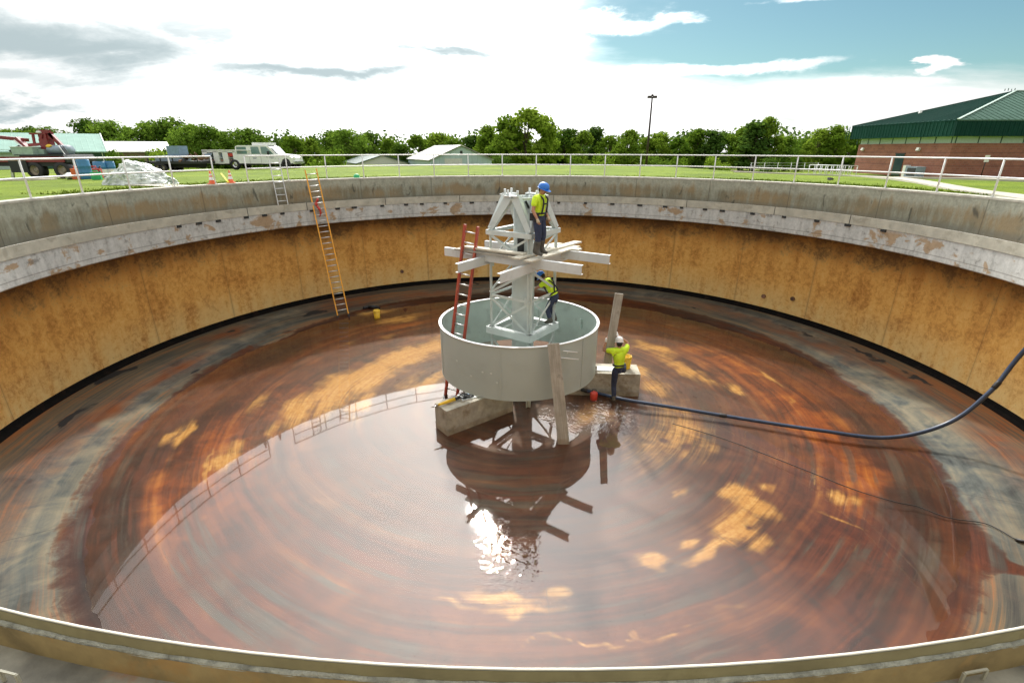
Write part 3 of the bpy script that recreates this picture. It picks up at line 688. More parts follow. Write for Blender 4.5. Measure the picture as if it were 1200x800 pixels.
    for (px, py, tl, rl, s) in ((370, 370, .65, .3, 1.), (270, 394, .25, .1, .9), (228, 437, .28, .13, .9), (232, 422, .15, .05, .7), (135, 448, 1.1, .22, 1.), (1010, 420, 1.5, .25, .7), (1070, 450, 1.0, .2, .8), (930, 392, 1.6, .2, .6), (560, 336, 3, .22, .6), (80, 500, 1.5, .2, .7), (800, 362, 2.0, .3, .5)):
        dark = np.maximum(dark, s*g(px, py, tl, rl))
    me = bpy.data.meshes.new('tank_floor')
    V = np.stack([X, Y, z], -1).reshape(-1, 3)
    i, k = np.meshgrid(np.arange(NR-1), np.arange(NA), indexing='ij'); k2 = (k+1) % NA
    Q = np.stack([i*NA+k, (i+1)*NA+k, (i+1)*NA+k2, i*NA+k2], -1).reshape(-1, 4)
    me.from_pydata(V.tolist(), [], Q.tolist())
    for nm, arr in (('sed', sed), ('wetness', wet), ('slate', np.clip(slate, 0, 1)), ('grey', grey), ('rust', rust), ('dark', dark), ('deep', deep), ('glow', glow)):
        at_ = me.attributes.new(nm, 'FLOAT', 'POINT'); at_.data.foreach_set('value', arr.ravel().astype(np.float32))
    me.materials.append(MT['floor']); me.polygons.foreach_set('use_smooth', [True]*len(me.polygons)); me.update()
    o = bpy.data.objects.new('tank_floor', me); COL.objects.link(o); struct(o)
    mb = MB(); mb.lathe([(0, WATER), (4, WATER), (8, WATER), (12.3, WATER)], 128); o = mb.build('water', MT['water']); struct(o)
    for p in o.data.polygons:
        if p.normal.z < 0: p.flip()
build_floor()

# ================================================================== GUARD RAILS ON THE RIM
RR_ = R0+.12
def railing(name, label, a0, a1, end0=False, end1=False, step=R(7.35)):
    t = thing(name, label, 'railing', (RR_*math.cos((a0+a1)/2), RR_*math.sin((a0+a1)/2), 0)); off = t.location.copy()
    n = max(1, round((a1-a0)/step)); m = n*6
    P = lambda a, z: (RR_*math.cos(a), RR_*math.sin(a), z)
    for z, nm in ((1.045, 'top_rail'), (.545, 'mid_rail')):
        pts = [P(a0+(a1-a0)*i/m, z) for i in range(m+1)]
        MB().tube(pts, .026, 8).build(nm, MT['rail'], t, off)
    for i in range(n+1):
        a = a0+(a1-a0)*i/n
        c, s = math.cos(a), math.sin(a)
        MB().tube([P(a, .0), P(a, 1.04)], .026, 8).box((RR_*c, RR_*s, .012), (.11, .11, .016), a).build('post', MT['rail'], t, off)
def ang(px, py): p = onr(px, py, RR_); return math.atan2(p.y, p.x)
aL1 = ang(252.5, 214); aR0 = ang(291, 212); stL = (ang(36.6, 232)-aL1)/4
railing('guard_railing', 'pale metal guard railing on the left rim in front of the parked trucks', aL1, aL1+stL*12, step=stL)
railing('guard_railing', 'long pale metal guard railing round the far and right rim from the ladder gap onward', R(-25), aR0)

# ================================================================== FEED WELL AND TOWER
TC = Vector((0, .3, 0)); CC = Vector((.12, .3, 0)); TR = 2.40; TZ0, TZ1 = -5.08, -3.52
def build_tub():
    t = thing('steel_tub', 'big round grey steel ring tub with white rim in the middle of the tank', 'tub', (TC.x, TC.y, TZ0)); off = t.location.copy()
    MB().lathe([(TR, TZ0), (TR, TZ1)], 96, (TC.x, TC.y, 0)).build('shell', MT['tub'], t, off)
    MB().lathe([(TR-.012, TZ1-.001), (TR-.012, TZ0)], 96, (TC.x, TC.y, 0)).build('inner_lining', MT['tub_in'], t, off)
    MB().lathe([(TR+.03, TZ1-.012), (TR+.03, TZ1+.004), (TR-.05, TZ1+.004), (TR-.05, TZ1-.012), (TR+.03, TZ1-.012)], 96, (TC.x, TC.y, 0), smooth=False).build('rim_flange', MT['white'], t, off)
    MB().lathe([(TR+.004, TZ0-.01), (TR+.004, TZ0+.015), (TR-.05, TZ0+.015), (TR-.05, TZ0-.01), (TR+.004, TZ0-.01)], 96, (TC.x, TC.y, 0), smooth=False).build('bottom_ring', MT['tub'], t, off)
    for deg in (258, 200, 318, 20, 95, 150):      # bolted seams
        a = R(deg); c, s = math.cos(a), math.sin(a); ctr = Vector((TC.x+(TR+.006)*c, TC.y+(TR+.006)*s, (TZ0+TZ1)/2))
        MB().box(ctr, (.012, .05, 1.45), a).build('seam_strip', MT['tub'], t, off)
    for deg in (240, 262, 30, 150, 75):
        a = R(deg); c, s = math.cos(a), math.sin(a)
        MB().box((TC.x+(TR-.03)*c, TC.y+(TR-.03)*s, TZ1-.55), (.05, .09, .32), a).build('hanger_lug', MT['tub_in'], t, off)
    for deg, dz in ((246, -.8), (252, -.8), (237, -1.0), (256, -1.05), (303, -.3), (224, -.7)):
        a = R(deg); MB().box((TC.x+(TR+.006)*math.cos(a), TC.y+(TR+.006)*math.sin(a), TZ1+dz), (.014, .05, .04), a).build('bolt', MT['steel'], t, off)
    # short rods clipped on the rim behind the leaning plank
    p = at(660, 411, 12.35); q = at(677, 413, 12.6)
    MB().tube([p, q], .014, 6).build('rod', MT['white'], t, off)
    p = at(656, 419, 12.3); q = at(678, 421, 12.55)
    MB().tube([p, q], .014, 6).build('rod', MT['white'], t, off)
build_tub()

cr = [Vector((.98, .18, 0)), Vector((.18, -.98, 0)), Vector((-.98, -.18, 0)), Vector((-.18, .98, 0))]   # right, front, left, back
def V3(c, z, k=1.): return Vector((CC.x+c.x*k, CC.y+c.y*k, z))
def build_tower():
    t = thing('steel_tower', 'pale grey steel lattice tower around a thick column rising out of the tub', 'tower', (CC.x, CC.y, -6.1)); off = t.location.copy()
    col = MB().lathe([(.335, -6.15), (.335, -1.6), (.29, -1.5), (.29, .0), (.0, .0)], 40, (CC.x, CC.y, 0)).build('column', MT['steel2'], t, off)
    MB().lathe([(.60, -5.95), (.60, -5.86), (.35, -5.86)], 32, (CC.x, CC.y, 0), smooth=False).build('base_flange', MT['steel2'], t, off)
    for k, z0, z1 in ((-1.85, -1.45, -.9),):
        MB().box((CC.x+.275*math.cos(k), CC.y+.275*math.sin(k), (z0+z1)/2), (.06, .19, z1-z0), k).build('slot', MT['dark'], col, off)
    for a, z, ln in ((-1.25, -.12, .22), (-2.0, -.42, .14)):
        MB().box((CC.x+.285*math.cos(a), CC.y+.285*math.sin(a), z), (.05, .055, ln), Matrix.Rotation(a, 3, 'Z') @ Matrix.Rotation(R(28), 3, 'X')).build('handhold', MT['dark'], col, off)
    MB().lathe([(.29, -1.0), (.33, -1.0), (.33, -.94), (.29, -.94)], 32, (CC.x, CC.y, 0), smooth=False).build('collar', MT['steel'], col, off)
    for c in cr:    # angle legs
        p, q = V3(c, -6.12), V3(c, -.86); n = Vector((-c.y, c.x, 0)).normalized(); m = c.normalized()
        MB().bar(p-m*.0+n*.04-m*.04, q+n*.04-m*.04, .085, .012, up=(m-n)).bar(p-n*.04-m*.04, q-n*.04-m*.04, .085, .012, up=(m+n)).build('leg', MT['steel'], t, off)
    lv = [-3.77, -2.72, -1.78, -.88]
    for i in range(4):
        a, b = cr[i], cr[(i+1) % 4]; ed = (b-a).normalized(); out = ((a+b)/2).normalized()
        MB().bar(V3(a, -3.80, 1.1)-ed*.02+out*.02, V3(b, -3.80, 1.1)+ed*.02+out*.02, .02, .20).bar(V3(a, -3.70, 1.07)-out*.06, V3(b, -3.70, 1.07)-out*.06, .14, .014).bar(V3(a, -3.90, 1.07)-out*.06, V3(b, -3.90, 1.07)-out*.06, .14, .014).build('bottom_channel', MT['steel'], t, off)
        MB().bar(V3(a, -.88, 1.08)+out*.012, V3(b, -.88, 1.08)+out*.012, .018, .13).bar(V3(a, -.82, 1.05)-out*.04, V3(b, -.82, 1.05)-out*.04, .10, .012).build('ring_channel', MT['steel'], t, off)
        MB().bar(V3(a, lv[1]), V3(b, lv[1]), .012, .075).build('tie', MT['steel'], t, off)
        for j in range(3):
            z0, z1 = lv[j]+.08, lv[j+1]-.05
            e0, e1 = (a, b) if (i+j) % 2 else (b, a)
            MB().bar(V3(e0, z0, .99)+out*.018, V3(e1, z1, .99)+out*.018, .012, .07).build('brace', MT['steel'], t, off)
            if j != 1 and i in (1, 2, 3): MB().bar(V3(e1, z0, .97)-out*.01, V3(e0, z1, .97)-out*.01, .012, .06).build('brace', MT['steel'], t, off)
        MB().bar(V3(a, -4.0), V3(b, -5.7), .012, .07).build('brace', MT['steel'], t, off)
        # gusset plates
        for z in (-1.78, -2.72):
            MB().bar(V3(a, z-.10, .97)+ed*.09, V3(a, z+.10, .97)+ed*.09, .16, .012, up=out).build('gusset', MT['steel'], t, off)
    # an A frame of two raking channels over the middle of each face
    tops = []
    for i in range(4):
        a, b = cr[i], cr[(i+1) % 4]; ed = (b-a).normalized(); out = ((a+b)/2).normalized(); m_ = (a+b)/2
        top = V3(m_, .10, .86); tops.append(top); fr = None
        for c, sgn in ((a, -1), (b, 1)):
            p, q = V3(c, -.80, 1.03)-ed*sgn*.06, top+ed*sgn*.10
            mb = MB(); dd = (q-p).normalized(); sd = dd.cross(out).normalized(); ou = sd.cross(dd).normalized()
            if ou.dot(out) < 0: ou = -ou
            mb.verts([p-sd*.085, p+sd*.085, q+sd*.12, q-sd*.12, p-sd*.085-ou*.014, p+sd*.085-ou*.014, q+sd*.12-ou*.014, q-sd*.12-ou*.014], [(0, 1, 2, 3), (7, 6, 5, 4), (0, 4, 5, 1), (1, 5, 6, 2), (2, 6, 7, 3), (3, 7, 4, 0)])
            for k in (-1, 1):
                mb.verts([p+sd*.085*k-ou*.002, q+sd*.12*k-ou*.002, q+sd*.12*k-ou*.17, p+sd*.085*k-ou*.09, p+sd*.071*k-ou*.002, q+sd*.106*k-ou*.002, q+sd*.106*k-ou*.17, p+sd*.071*k-ou*.09], [(0, 1, 2, 3), (7, 6, 5, 4), (0, 4, 5, 1), (1, 5, 6, 2), (2, 6, 7, 3), (3, 7, 4, 0)])
            mb.build('a_frame_leg', MT['steel'], t, off)
        cp_ = MB().box(top+Vector((0, 0, .02))-out*.07, (.46, .28, .028), math.atan2(ed.y, ed.x)).build('cap_plate', MT['beam'], t, off)
        for k in (-1, 1):
            MB().tube([top+ed*.16*k-out*.07+Vector((0, 0, .03)), top+ed*.16*k-out*.07+Vector((0, 0, .17))], .032, 8).build('stud', MT['beam'], cp_, off)
        MB().bar(top-out*.06-Vector((0, 0, .07)), V3(m_, .03, .40), .09, .12).build('head_arm', MT['steel'], t, off)
    for i in range(4):
        MB().bar(tops[i]-Vector((0, 0, .06)), tops[(i+1) % 4]-Vector((0, 0, .06)), .05, .07).build('head_rail', MT['steel'], t, off)
build_tower()

A = Vector((.84, -.545, 0)).normalized(); B = Vector((-A.y, A.x, 0))
def beam(mid, d, L, z_top, label, h=.25, l0=None):
    """C channel lying level"""
    mid = Vector(mid); o = thing('steel_beam', label, 'beam', (mid.x, mid.y, z_top-h), math.atan2(d.y, d.x), 'steel channel beams of the work platform')
    a, b = -L/2, L/2
    MB().box((0, 0, h/2), (L, .014, h)).build('web', MT['beam'], o)
    for z in (.007, h-.007): MB().box((0, .055, z), (L, .096, .014)).build('flange', MT['beam'], o)
    return o
ZP = -1.46
def mid(c, off, along, d): return Vector((CC.x, CC.y, 0))+c+off+d*along
fl = (cr[1]+cr[2])/2; rb = (cr[0]+cr[3])/2; fr_ = (cr[0]+cr[1])/2; lb = (cr[2]+cr[3])/2
beam(mid(fl, -B*.10, .0, A), A, 4.6, ZP, 'long pale steel beam along the front of the platform, under the stacked grey planks')
beam(mid(rb, B*.10, .15, A), A, 4.35, ZP, 'long pale steel beam along the back of the platform, its right end sticking out farthest')
beam(mid(lb, -A*.10, .12, B), B, 4.3, ZP-.11, 'pale steel beam crossing under the platform beside the red ladder')
beam(mid(fr_, A*.10, -.10, B), B, 4.4, ZP-.11, 'pale steel beam crossing under the platform right of the column')
def plank(p, q, wd, th, m, label, roll=0., group='loose boards around the tower', name='wooden_plank', up=(0, 0, 1)):
    """board from p to q, its underside centre line on p-q"""
    p, q = Vector(p), Vector(q); d = (q-p).normalized(); L = (q-p).length
    x = d; yv = Vector(up).cross(x).normalized(); zv = x.cross(yv)
    if roll: M_ = Matrix.Rotation(roll, 3, x); yv = M_ @ yv; zv = M_ @ zv
    o = MB().box((0, 0, th/2), (L, wd, th)).build(name, m, bevel=.004)
    o.matrix_world = Matrix(((x.x, yv.x, zv.x, (p.x+q.x)/2), (x.y, yv.y, zv.y, (p.y+q.y)/2), (x.z, yv.z, zv.z, (p.z+q.z)/2), (0, 0, 0, 1)))
    return tag(o, label, 'plank', group)
cF = mid(fl, -B*.06, 0, A)
def pz(v, z): return Vector((v.x, v.y, z))
plank(pz(cF-A*1.75-B*.10, ZP+.002), pz(cF+A*.78-B*.05, ZP+.002), .27, .045, MT['plank'], 'dark weathered plank at the bottom of the front stack on the platform')
plank(pz(cF-A*1.60-B*.02, ZP+.049), pz(cF+A*.80+B*.03, ZP+.049), .27, .045, MT['plank2'], 'pale plank in the middle of the front stack on the platform')
plank(pz(cF-A*1.45-B*.08, ZP+.096), pz(cF+A*.62-B*.10, ZP+.096), .22, .045, MT['plank2'], 'narrow pale plank topmost on the front stack of the platform')
plank(pz(cF-A*1.70+B*.30, ZP+.002), pz(cF+A*.45+B*.34, ZP+.002), .26, .045, MT['plank'], 'grey plank lying just behind the front stack left of the column')
cR = mid(fr_, -A*.22, -.28, B)
plank(pz(cR-B*1.02+A*.10, ZP+.050), pz(cR+B*2.25+A*.30, ZP+.050), .27, .045, MT['plank2'], 'long pale plank under the boots of the worker standing on the platform')
plank(pz(cR-B*.95+A*.44, ZP+.002), pz(cR+B*1.75+A*.50, ZP+.002), .26, .045, MT['plank2'], 'pale plank at the outer right edge of the platform')
plank(pz(cR-B*.70-A*.22, ZP+.002), pz(cR+B*1.9-A*.20, ZP+.002), .26, .045, MT['plank2'], 'pale plank right beside the column on its right side')
plank(pz(cR+B*1.30+A*.85, ZP+.004), pz(cR+B*1.30-A*1.6, ZP+.004), .24, .045, MT['plank2'], 'short pale plank lying crosswise at the back of the platform')
# plank leaning on the tub, its foot in the water
pt = Vector((.90, -2.235, TZ1+.05)); pb = Vector((1.22, -2.66, -6.08))
plank(pb+(pb-pt)*.0, pt+(pt-pb)*.045, .31, .05, MT['plank'], 'grey weathered plank leaning on the outside of the tub with its foot in the water', up=(0, -1, .2))

# concrete blocks carrying the tub
def block(c, ang_, L, label, wd=.78):
    o = MB().box((0, 0, 0), (L, wd, 1.25)).build('concrete_block', MT['block'], bevel=.03)
    o.location = (c[0], c[1], -5.905); o.rotation_euler = (0, 0, ang_)
    tag(o, label, 'block', 'concrete blocks carrying the tub'); return o
BT = -5.28
blocks = [block((-1.25, -1.38), R(39.5), 2.3, 'concrete block under the left front of the tub with tools lying on it', .62),
          block((2.72, .55), R(-3), 2.25, 'concrete block under the right side of the tub beside the worker holding a board'),
          block((-1.3, 2.5), R(118), 2.6, 'concrete block hidden behind the back of the tub')]
# shim pads between the blocks and the tub belong to the tub's supports
for (x, y, a, s_) in ((-1.02, -1.19, R(40), 'left front'), (2.25, .52, 0, 'right'), (-1.08, 2.2, R(118), 'back')):
    o = MB().box((0, 0, 0), (.45, .5, .196)).build('shim_block', MT['block'], bevel=.01); o.location = (x, y, -5.181); o.rotation_euler = (0, 0, a)
    tag(o, f'low concrete shim between the {s_} block and the tub', 'block', 'shims under the tub')

# ================================================================== LADDERS
def ladder(name, label, foot, top, width, rail_m, rung_m, n, side=None, rail_w=.075, rail_t=.03, feet=True, extra=None):
    foot, top = Vector(foot), Vector(top); t = thing(name, label, 'ladder', foot); off = foot
    d = (top-foot).normalized(); s = Vector(side).normalized() if side else d.cross(Vector((0, 0, 1))).normalized()
    s = (s-d*s.dot(d)).normalized(); nrm = d.cross(s)
    for k in (-1, 1):
        r_ = MB().bar(foot+s*k*width/2, top+s*k*width/2, rail_t, rail_w, up=nrm).build('side_rail', rail_m, t, off)
        if feet: MB().bar(foot+s*k*width/2-d*.06, foot+s*k*width/2+d*.08, rail_t+.03, rail_w+.03, up=nrm).build('foot', MT['black'], r_, off)
    L = (top-foot).length
    for i in range(n):
        p = foot+d*(.3+(L-.5)*i/(n-1))
        MB().tube([p-s*width/2, p+s*width/2], .02, 8).build('rung', rung_m, t, off)
    return t
of = onz(402.5, 370.5, -5.86); ot = onr(353.5, 190, R0+.45); 
oh = onr(374, 243, RW-.10)
ladder('extension_ladder', 'tall orange extension ladder leaning from the tank floor over the far left rim', of, Vector((oh.x, oh.y, oh.z))+(Vector((oh.x, oh.y, oh.z))-of)*.335, .48, MT['fib_or'], MT['alu'], 25, side=(1, .35, 0), rail_w=.09, rail_t=.05)
tagp = of.lerp(oh, .99)
ab = onr(331.5, 237.5, R0-.22); ab.z = -1.13; atp = onr(315, 186, R0+.06)
atp = Vector((ab.x, ab.y, 0))+Vector((ab.x, ab.y, 0)).normalized()*.20; atp.z = .95
ladder('short_ladder', 'short bare aluminium ladder standing in the trough against the far left rim', ab, atp, .42, MT['alu'], MT['alu'], 7, side=(1, .9, 0), rail_w=.06)
ladder('extension_ladder', 'red extension ladder standing inside the tub and leaning on the platform beams', (-2.13, -.16, -6.02), (-1.36, .22, -.72), .40, MT['fib_rd'], MT['alu'], 17, side=(.9, -.3, 0), rail_w=.11, rail_t=.06)
# red rag of rope hung on the orange ladder
rp = of.lerp(oh, 1.03)
o = MB().tube(spline([rp+Vector((.05, -.08, .25)), rp+Vector((-.05, -.12, .0)), rp+Vector((.10, -.12, -.3)), rp+Vector((.02, -.1, -.55))], 6), [.03, .05, .06, .05, .04, .06, .07, .05, .04, .06, .06, .05, .04, .05, .05, .04, .03, .03, .02][:19], 7).build('rope_bundle', MT['red'])
tag(o, 'red rope bundle hanging from the orange ladder at the trough', 'rope')

# ================================================================== HOSE, CABLES, BUCKETS, TOOLS
h0 = Vector((13.3, -3.6, -.78)); h1 = onr(1200, 410, 12.0)
pts = [Vector((14.6, -4.3, .05)), Vector((13.75, -3.95, .07)), Vector((12.9, -3.3, -.6)), at(1200, 411, 11.4), at(1160, 459, 11.35), at(1110, 496, 11.4), at(1040, 512.5, 11.55), at(960, 504, 12.0), at(880, 492, 12.6), at(800, 479, 13.2), at(735, 468.5, 13.65), onz(702, 461, -5.86), Vector((2.0, .2, -5.86))]
for p in pts[6:]: p.z = max(p.z, floor_z(math.hypot(p.x, p.y))+.05)
hp = spline(pts, 10)
o = MB().tube(hp, .052, 10).build('water_hose', MT['hose']); tag(o, 'thick dark blue hose drooping over the right rim to the middle of the tank', 'hose')
for k in (38, 84, len(hp)-3):
    a_, b_ = Vector(hp[k]), Vector(hp[k+1]); d_ = (b_-a_).normalized(); MB().tube([a_-d_*.10, a_-d_*.05, a_+d_*.05, a_+d_*.10], [.056, .061, .061, .056], 10).build('coupling', MT['black'], o)
def flr(px, py, up=.02): p = onz(px, py, -5.9); p = onz(px, py, max(floor_z(math.hypot(p.x, p.y)), WATER)); p.z += up; return p
cp = [flr(788, 497), flr(820, 506), flr(860, 519), flr(940, 550), flr(1000, 574), flr(1050, 589), flr(1075, 594), flr(1110, 607), flr(1150, 613), flr(1170, 621), flr(1190, 633)]
c_ = thing('power_cable', 'thin black cable with a plug end snaking over the right side of the floor', 'cable', cp[0]); 
MB().tube(spline(cp, 6), .010, 6).build('cord', MT['cable'], c_, cp[0])
MB().tube([cp[-1], cp[-1]+Vector((.22, -.12, .02))], [.03, .04], 8).build('plug', MT['cable'], c_, cp[0])
def bucket(name, label, p, r=.15, h=.38, m='yellow', handle=True):
    t = thing(name, label, 'bucket', p)
    MB().lathe([(r*.86, 0), (r, h), (r-.012, h), (r*.84, .02), (0, .02)], 24).build('body', MT[m], t)
    MB().lathe([(r+.004, h-.07), (r+.014, h-.05), (r+.004, h-.03)], 24).build('rim_band', MT[m], t)
    if handle: MB().tube([(r*math.cos(a), .04+.02*math.sin(a), h-.05-.13*math.sin(a)) for a in np.linspace(0, PI, 12)], .006, 5).build('handle', MT['chrome'], t)
    return t
p = flr(442, 371, 0); bucket('plastic_bucket', 'yellow plastic bucket on the floor near the foot of the orange ladder', (p.x, p.y, floor_z(math.hypot(p.x, p.y))))
bucket('plastic_bucket', 'yellow plastic bucket on the right concrete block behind the worker', (3.45, .62, BT+.003), .17, .42)
p = flr(434, 362, 0); fz = floor_z(math.hypot(p.x, p.y))
t = thing('rubber_boots', 'dark heap of rubber gear lying by the yellow bucket on the floor', 'gear', (p.x, p.y, fz))
MB().tube(spline([(-.35, 0, .06), (-.1, .1, .10), (.1, .02, .12), (.3, .1, .08), (.42, .0, .06)], 5), .075, 8).build('bag', MT['black'], t)
MB().tube(spline([(-.2, .25, .05), (0, .2, .1), (.25, .3, .05)], 5), .05, 8).build('sleeve', MT['black'], t)
# tools on the left block
t = thing('yellow_tool', 'long yellow and black power tool lying on the left concrete block', 'tool', (-1.86, -1.84, BT+.003), R(38))
MB().tube([(-.42, 0, .06), (-.1, 0, .07), (.1, 0, .07)], [.035, .05, .055], 8).build('body', MT['yellow'], t)
MB().tube([(.1, 0, .07), (.3, .03, .06)], [.05, .03], 8).build('grip', MT['black'], t)
MB().tube([(-.42, 0, .06), (-.62, 0, .05)], [.02, .016], 6).build('bit', MT['chrome'], t)
t = thing('cable_coil', 'tangled dark cable coil on the left concrete block', 'cable', (-1.50, -1.56, BT+.003))
rnd = random.Random(2); MB().tube(spline([(rnd.uniform(-.22, .22), rnd.uniform(-.15, .15), .03+.05*rnd.random()) for i in range(26)], 4), .014, 5).build('cord', MT['cable'], t)
MB().box((.12, .12, .05), (.16, .10, .1), .4).build('socket_box', MT['blue'], t)
o = MB().box((0, 0, 0), (.7, .4, .02)).build('steel_plate', MT['beam'], bevel=.004); o.location = (-1.36, -1.40, BT+.012); o.rotation_euler = (0, 0, R(30)); tag(o, 'bright steel plate lying on the left concrete block against the tub', 'plate')
o = MB().box((0, 0, 0), (1.0, .35, .02)).build('steel_plate', MT['beam'], bevel=.004); o.location = (2.85, .50, BT+.014); o.rotation_euler = (0, 0, R(-4)); tag(o, 'pale steel strip lying on top of the right concrete block', 'plate')
p = onz(696, 463, -5.88)
t = thing('red_pump', 'small red submersible pump sitting in the water beside the tub', 'pump', (p.x, p.y, -6.03))
MB().lathe([(.11, 0), (.12, .05), (.12, .22), (.09, .27), (.05, .29), (0, .29)], 20).build('body', MT['red'], t)
MB().tube([(.06, 0, .28), (.06, .0, .35), (-.06, 0, .35), (-.06, 0, .28)], .014, 6).build('handle', MT['black'], t)
# scattered debris on the floor
def debris(name, label, px, py, s, m, n=9, seed=1):
    rnd = random.Random(seed); p = flr(px, py, 0); z = floor_z(math.hypot(p.x, p.y))
    t = MB(); pts_ = [Vector((rnd.gauss(0, 1), rnd.gauss(0, 1), rnd.gauss(0, 1))).normalized()*rnd.uniform(.7, 1) for i in range(n)]
    vs_ = [t.b.verts.new((q.x*s, q.y*s, max(0, (q.z+.6)*s*.5))) for q in pts_]; bmesh.ops.convex_hull(t.b, input=vs_)
    o = t.build(name, m); o.location = (p.x, p.y, z); return tag(o, label, name.replace('_', ' '))

# ================================================================== RIM FURNITURE AND BACKGROUND THINGS
def cone(px, label, r=14.02):
    p = onr(px, 214.5, r); t = thing('traffic_cone', label, 'traffic cone', (p.x, p.y, .006), .3, 'traffic cones by the railing gap')
    MB().box((0, 0, .015), (.28, .28, .03)).build('base', MT['orange'], t)
    MB().lathe([(.11, .03), (.085, .15)], 20).build('body', MT['orange'], t)
    MB().lathe([(.086, .15), (.065, .27)], 20).build('white_band', MT['white'], t)
    MB().lathe([(.065, .27), (.056, .32)], 20).build('mid_band', MT['orange'], t)
    MB().lathe([(.056, .32), (.044, .39)], 20).build('white_band', MT['white'], t)
    MB().lathe([(.044, .39), (.025, .50), (0, .50)], 20).build('tip', MT['orange'], t)
cone(248.5, 'orange traffic cone with white bands left of the railing gap'); cone(271, 'orange traffic cone with white bands right of the yellow strap')
p0, p1 = onr(259, 203, 14.3), onr(268, 215, 13.95); p1.z = .03
o = MB().bar(p0, p1, .08, .012).build('yellow_strap', MT['tape']); tag(o, 'yellow warning strap slanting between the two traffic cones', 'strap')
p = onr(418, 208, 14.12)
t = thing('hard_hat', 'bright green hard hat left on the far rim', 'hard hat', (p.x, p.y, .006))
MB().lathe([(.155, 0), (.15, .06), (.12, .13), (.06, .17), (0, .18)], 20).build('shell', MT['green'], t); MB().lathe([(.15, .012), (.20, .004), (.20, .0), (.15, .002)], 20).build('brim', MT['green'], t)
p = at(972, 212.5, 25); p.z = ground_z(p.x, p.y)
o = debris('dark_stone', 'small dark stone lying on the right lawn near the walk', 600, 600, .2, MT['black'], 12, 4); o.location = p

# heap of crumpled plastic sheet
def build_heap():
    p = at(166, 215, 21.6); mb = MB(); bmesh.ops.create_icosphere(mb.b, subdivisions=5, radius=1)
    for v in mb.b.verts:
        c = v.co.copy(); prof = 1-.10*max(0, c.z)
        x, y, z = c.x*1.34*prof, c.y*.95*prof, max(-.05, c.z)*1.02
        z *= .88-.40*sm(-.2, 1.1, c.x)
        n = mnoise.noise((c.x*2.2, c.y*2.2, c.z*2.2+3))*.22 + abs(mnoise.noise((c.x*5, c.y*5, c.z*5)))*.16+mnoise.noise((c.x*12, c.y*12, c.z*12))*.05
        k = 1+n
        v.co = Vector((x*k, y*k, z*k))
    for f in mb.b.faces: f.smooth = False
    o = mb.build('plastic_sheet_heap', MT['poly']); o.location = (p.x, p.y, ground_z(p.x, p.y)-.02)
    tag(o, 'lumpy heap of crumpled translucent white plastic sheeting on the lawn behind the left railing', 'plastic heap')
    s = at(178, 214.8, 21.0); q = MB().box((0, 0, 0), (3.6, .9, .1)).build('path', MT['path']); q.location = (s.x+.2, s.y-.35, ground_z(s.x, s.y)); q.rotation_euler = (0, 0, R(-128+90+12)); struct(q)
build_heap()

def drum(px, py, fwd, label, m, white=False, tilt=0., r=.29, h=.88):
    p = at(px, py, fwd); t = thing('plastic_drum', label, 'drum', (p.x, p.y, ground_z(p.x, p.y)), 0, 'drums behind the left railing')
    MB().lathe([(0, 0), (r*.93, 0), (r, .06), (r, h*.33), (r+.015, h*.36), (r, h*.39), (r, h*.64), (r+.015, h*.67), (r, h*.7), (r, h-.06), (r*.93, h), (0, h)], 24).build('body', MT[m], t)
    MB().lathe([(r*.93, h), (r*.96, h+.02), (r*.8, h+.02), (r*.8, h-.02), (0, h-.02)], 24).build('lid', MT[m], t)
    if white: MB().lathe([(r+.017, h*.1), (r+.017, h*.55)], 24).build('label_band', MT['white'], t)
    t.rotation_euler.x = tilt
drum(100, 201, 28, 'tall plain blue drum, leftmost of the drums by the truck wheels', 'blue', h=1.0)
drum(118, 200, 30, 'blue drum with a white lower half, between two other drums', 'blue', True)
drum(129, 199, 30.5, 'blue drum with a white lower half next to the plastic heap', 'blue', True)
def can(px, py, fwd, label, m, s=.45, name='fuel_can'):
    p = at(px, py, fwd); t = thing(name, label, 'fuel can', (p.x, p.y, ground_z(p.x, p.y)), .4)
    MB().box((0, 0, s*.45), (s*1.0, s*.7, s*.9)).build('body', MT[m], t, bevel=.05)
    MB().tube([(-s*.3, 0, s*.92), (-s*.3, 0, s*1.08), (s*.2, 0, s*1.08), (s*.2, 0, s*.92)], .03, 6).build('handle', MT[m], t)
    MB().tube([(s*.38, 0, s*.88), (s*.55, 0, s*1.1)], .035, 6).build('spout', MT['black'], t)
can(93, 202, 28.3, 'big orange red fuel can between the truck wheel and the blue drum', 'orange', .62)
can(110, 199, 29, 'red fuel can between the tall and the white banded blue drums', 'red', .6)
can(113, 206, 26.5, 'small green can on the lawn in front of the drums', 'green', .40)
p = at(84, 201, 28.6)
o = debris('white_sack', 'crumpled white and red sack by the rear truck wheel', 600, 600, .55, MT['poly'], 26, 8); o.location = (p.x, p.y, ground_z(p.x, p.y))
for i, (px, py, L, lab) in enumerate(((22, 210, 2.6, 'long weathered timber mat on the grass under the tow truck'), (46, 211.5, 1.4, 'short yellowish timber lying in front of the tow truck wheel'))):
    p = at(px, py, 30.5-i); g = ground_z(p.x, p.y)
    plank((p.x-L/2, p.y, g+.01), (p.x+L/2, p.y+.2, g+.01), .5, .09, MT['plank2'], lab, group='timbers by the tow truck', name='timber')

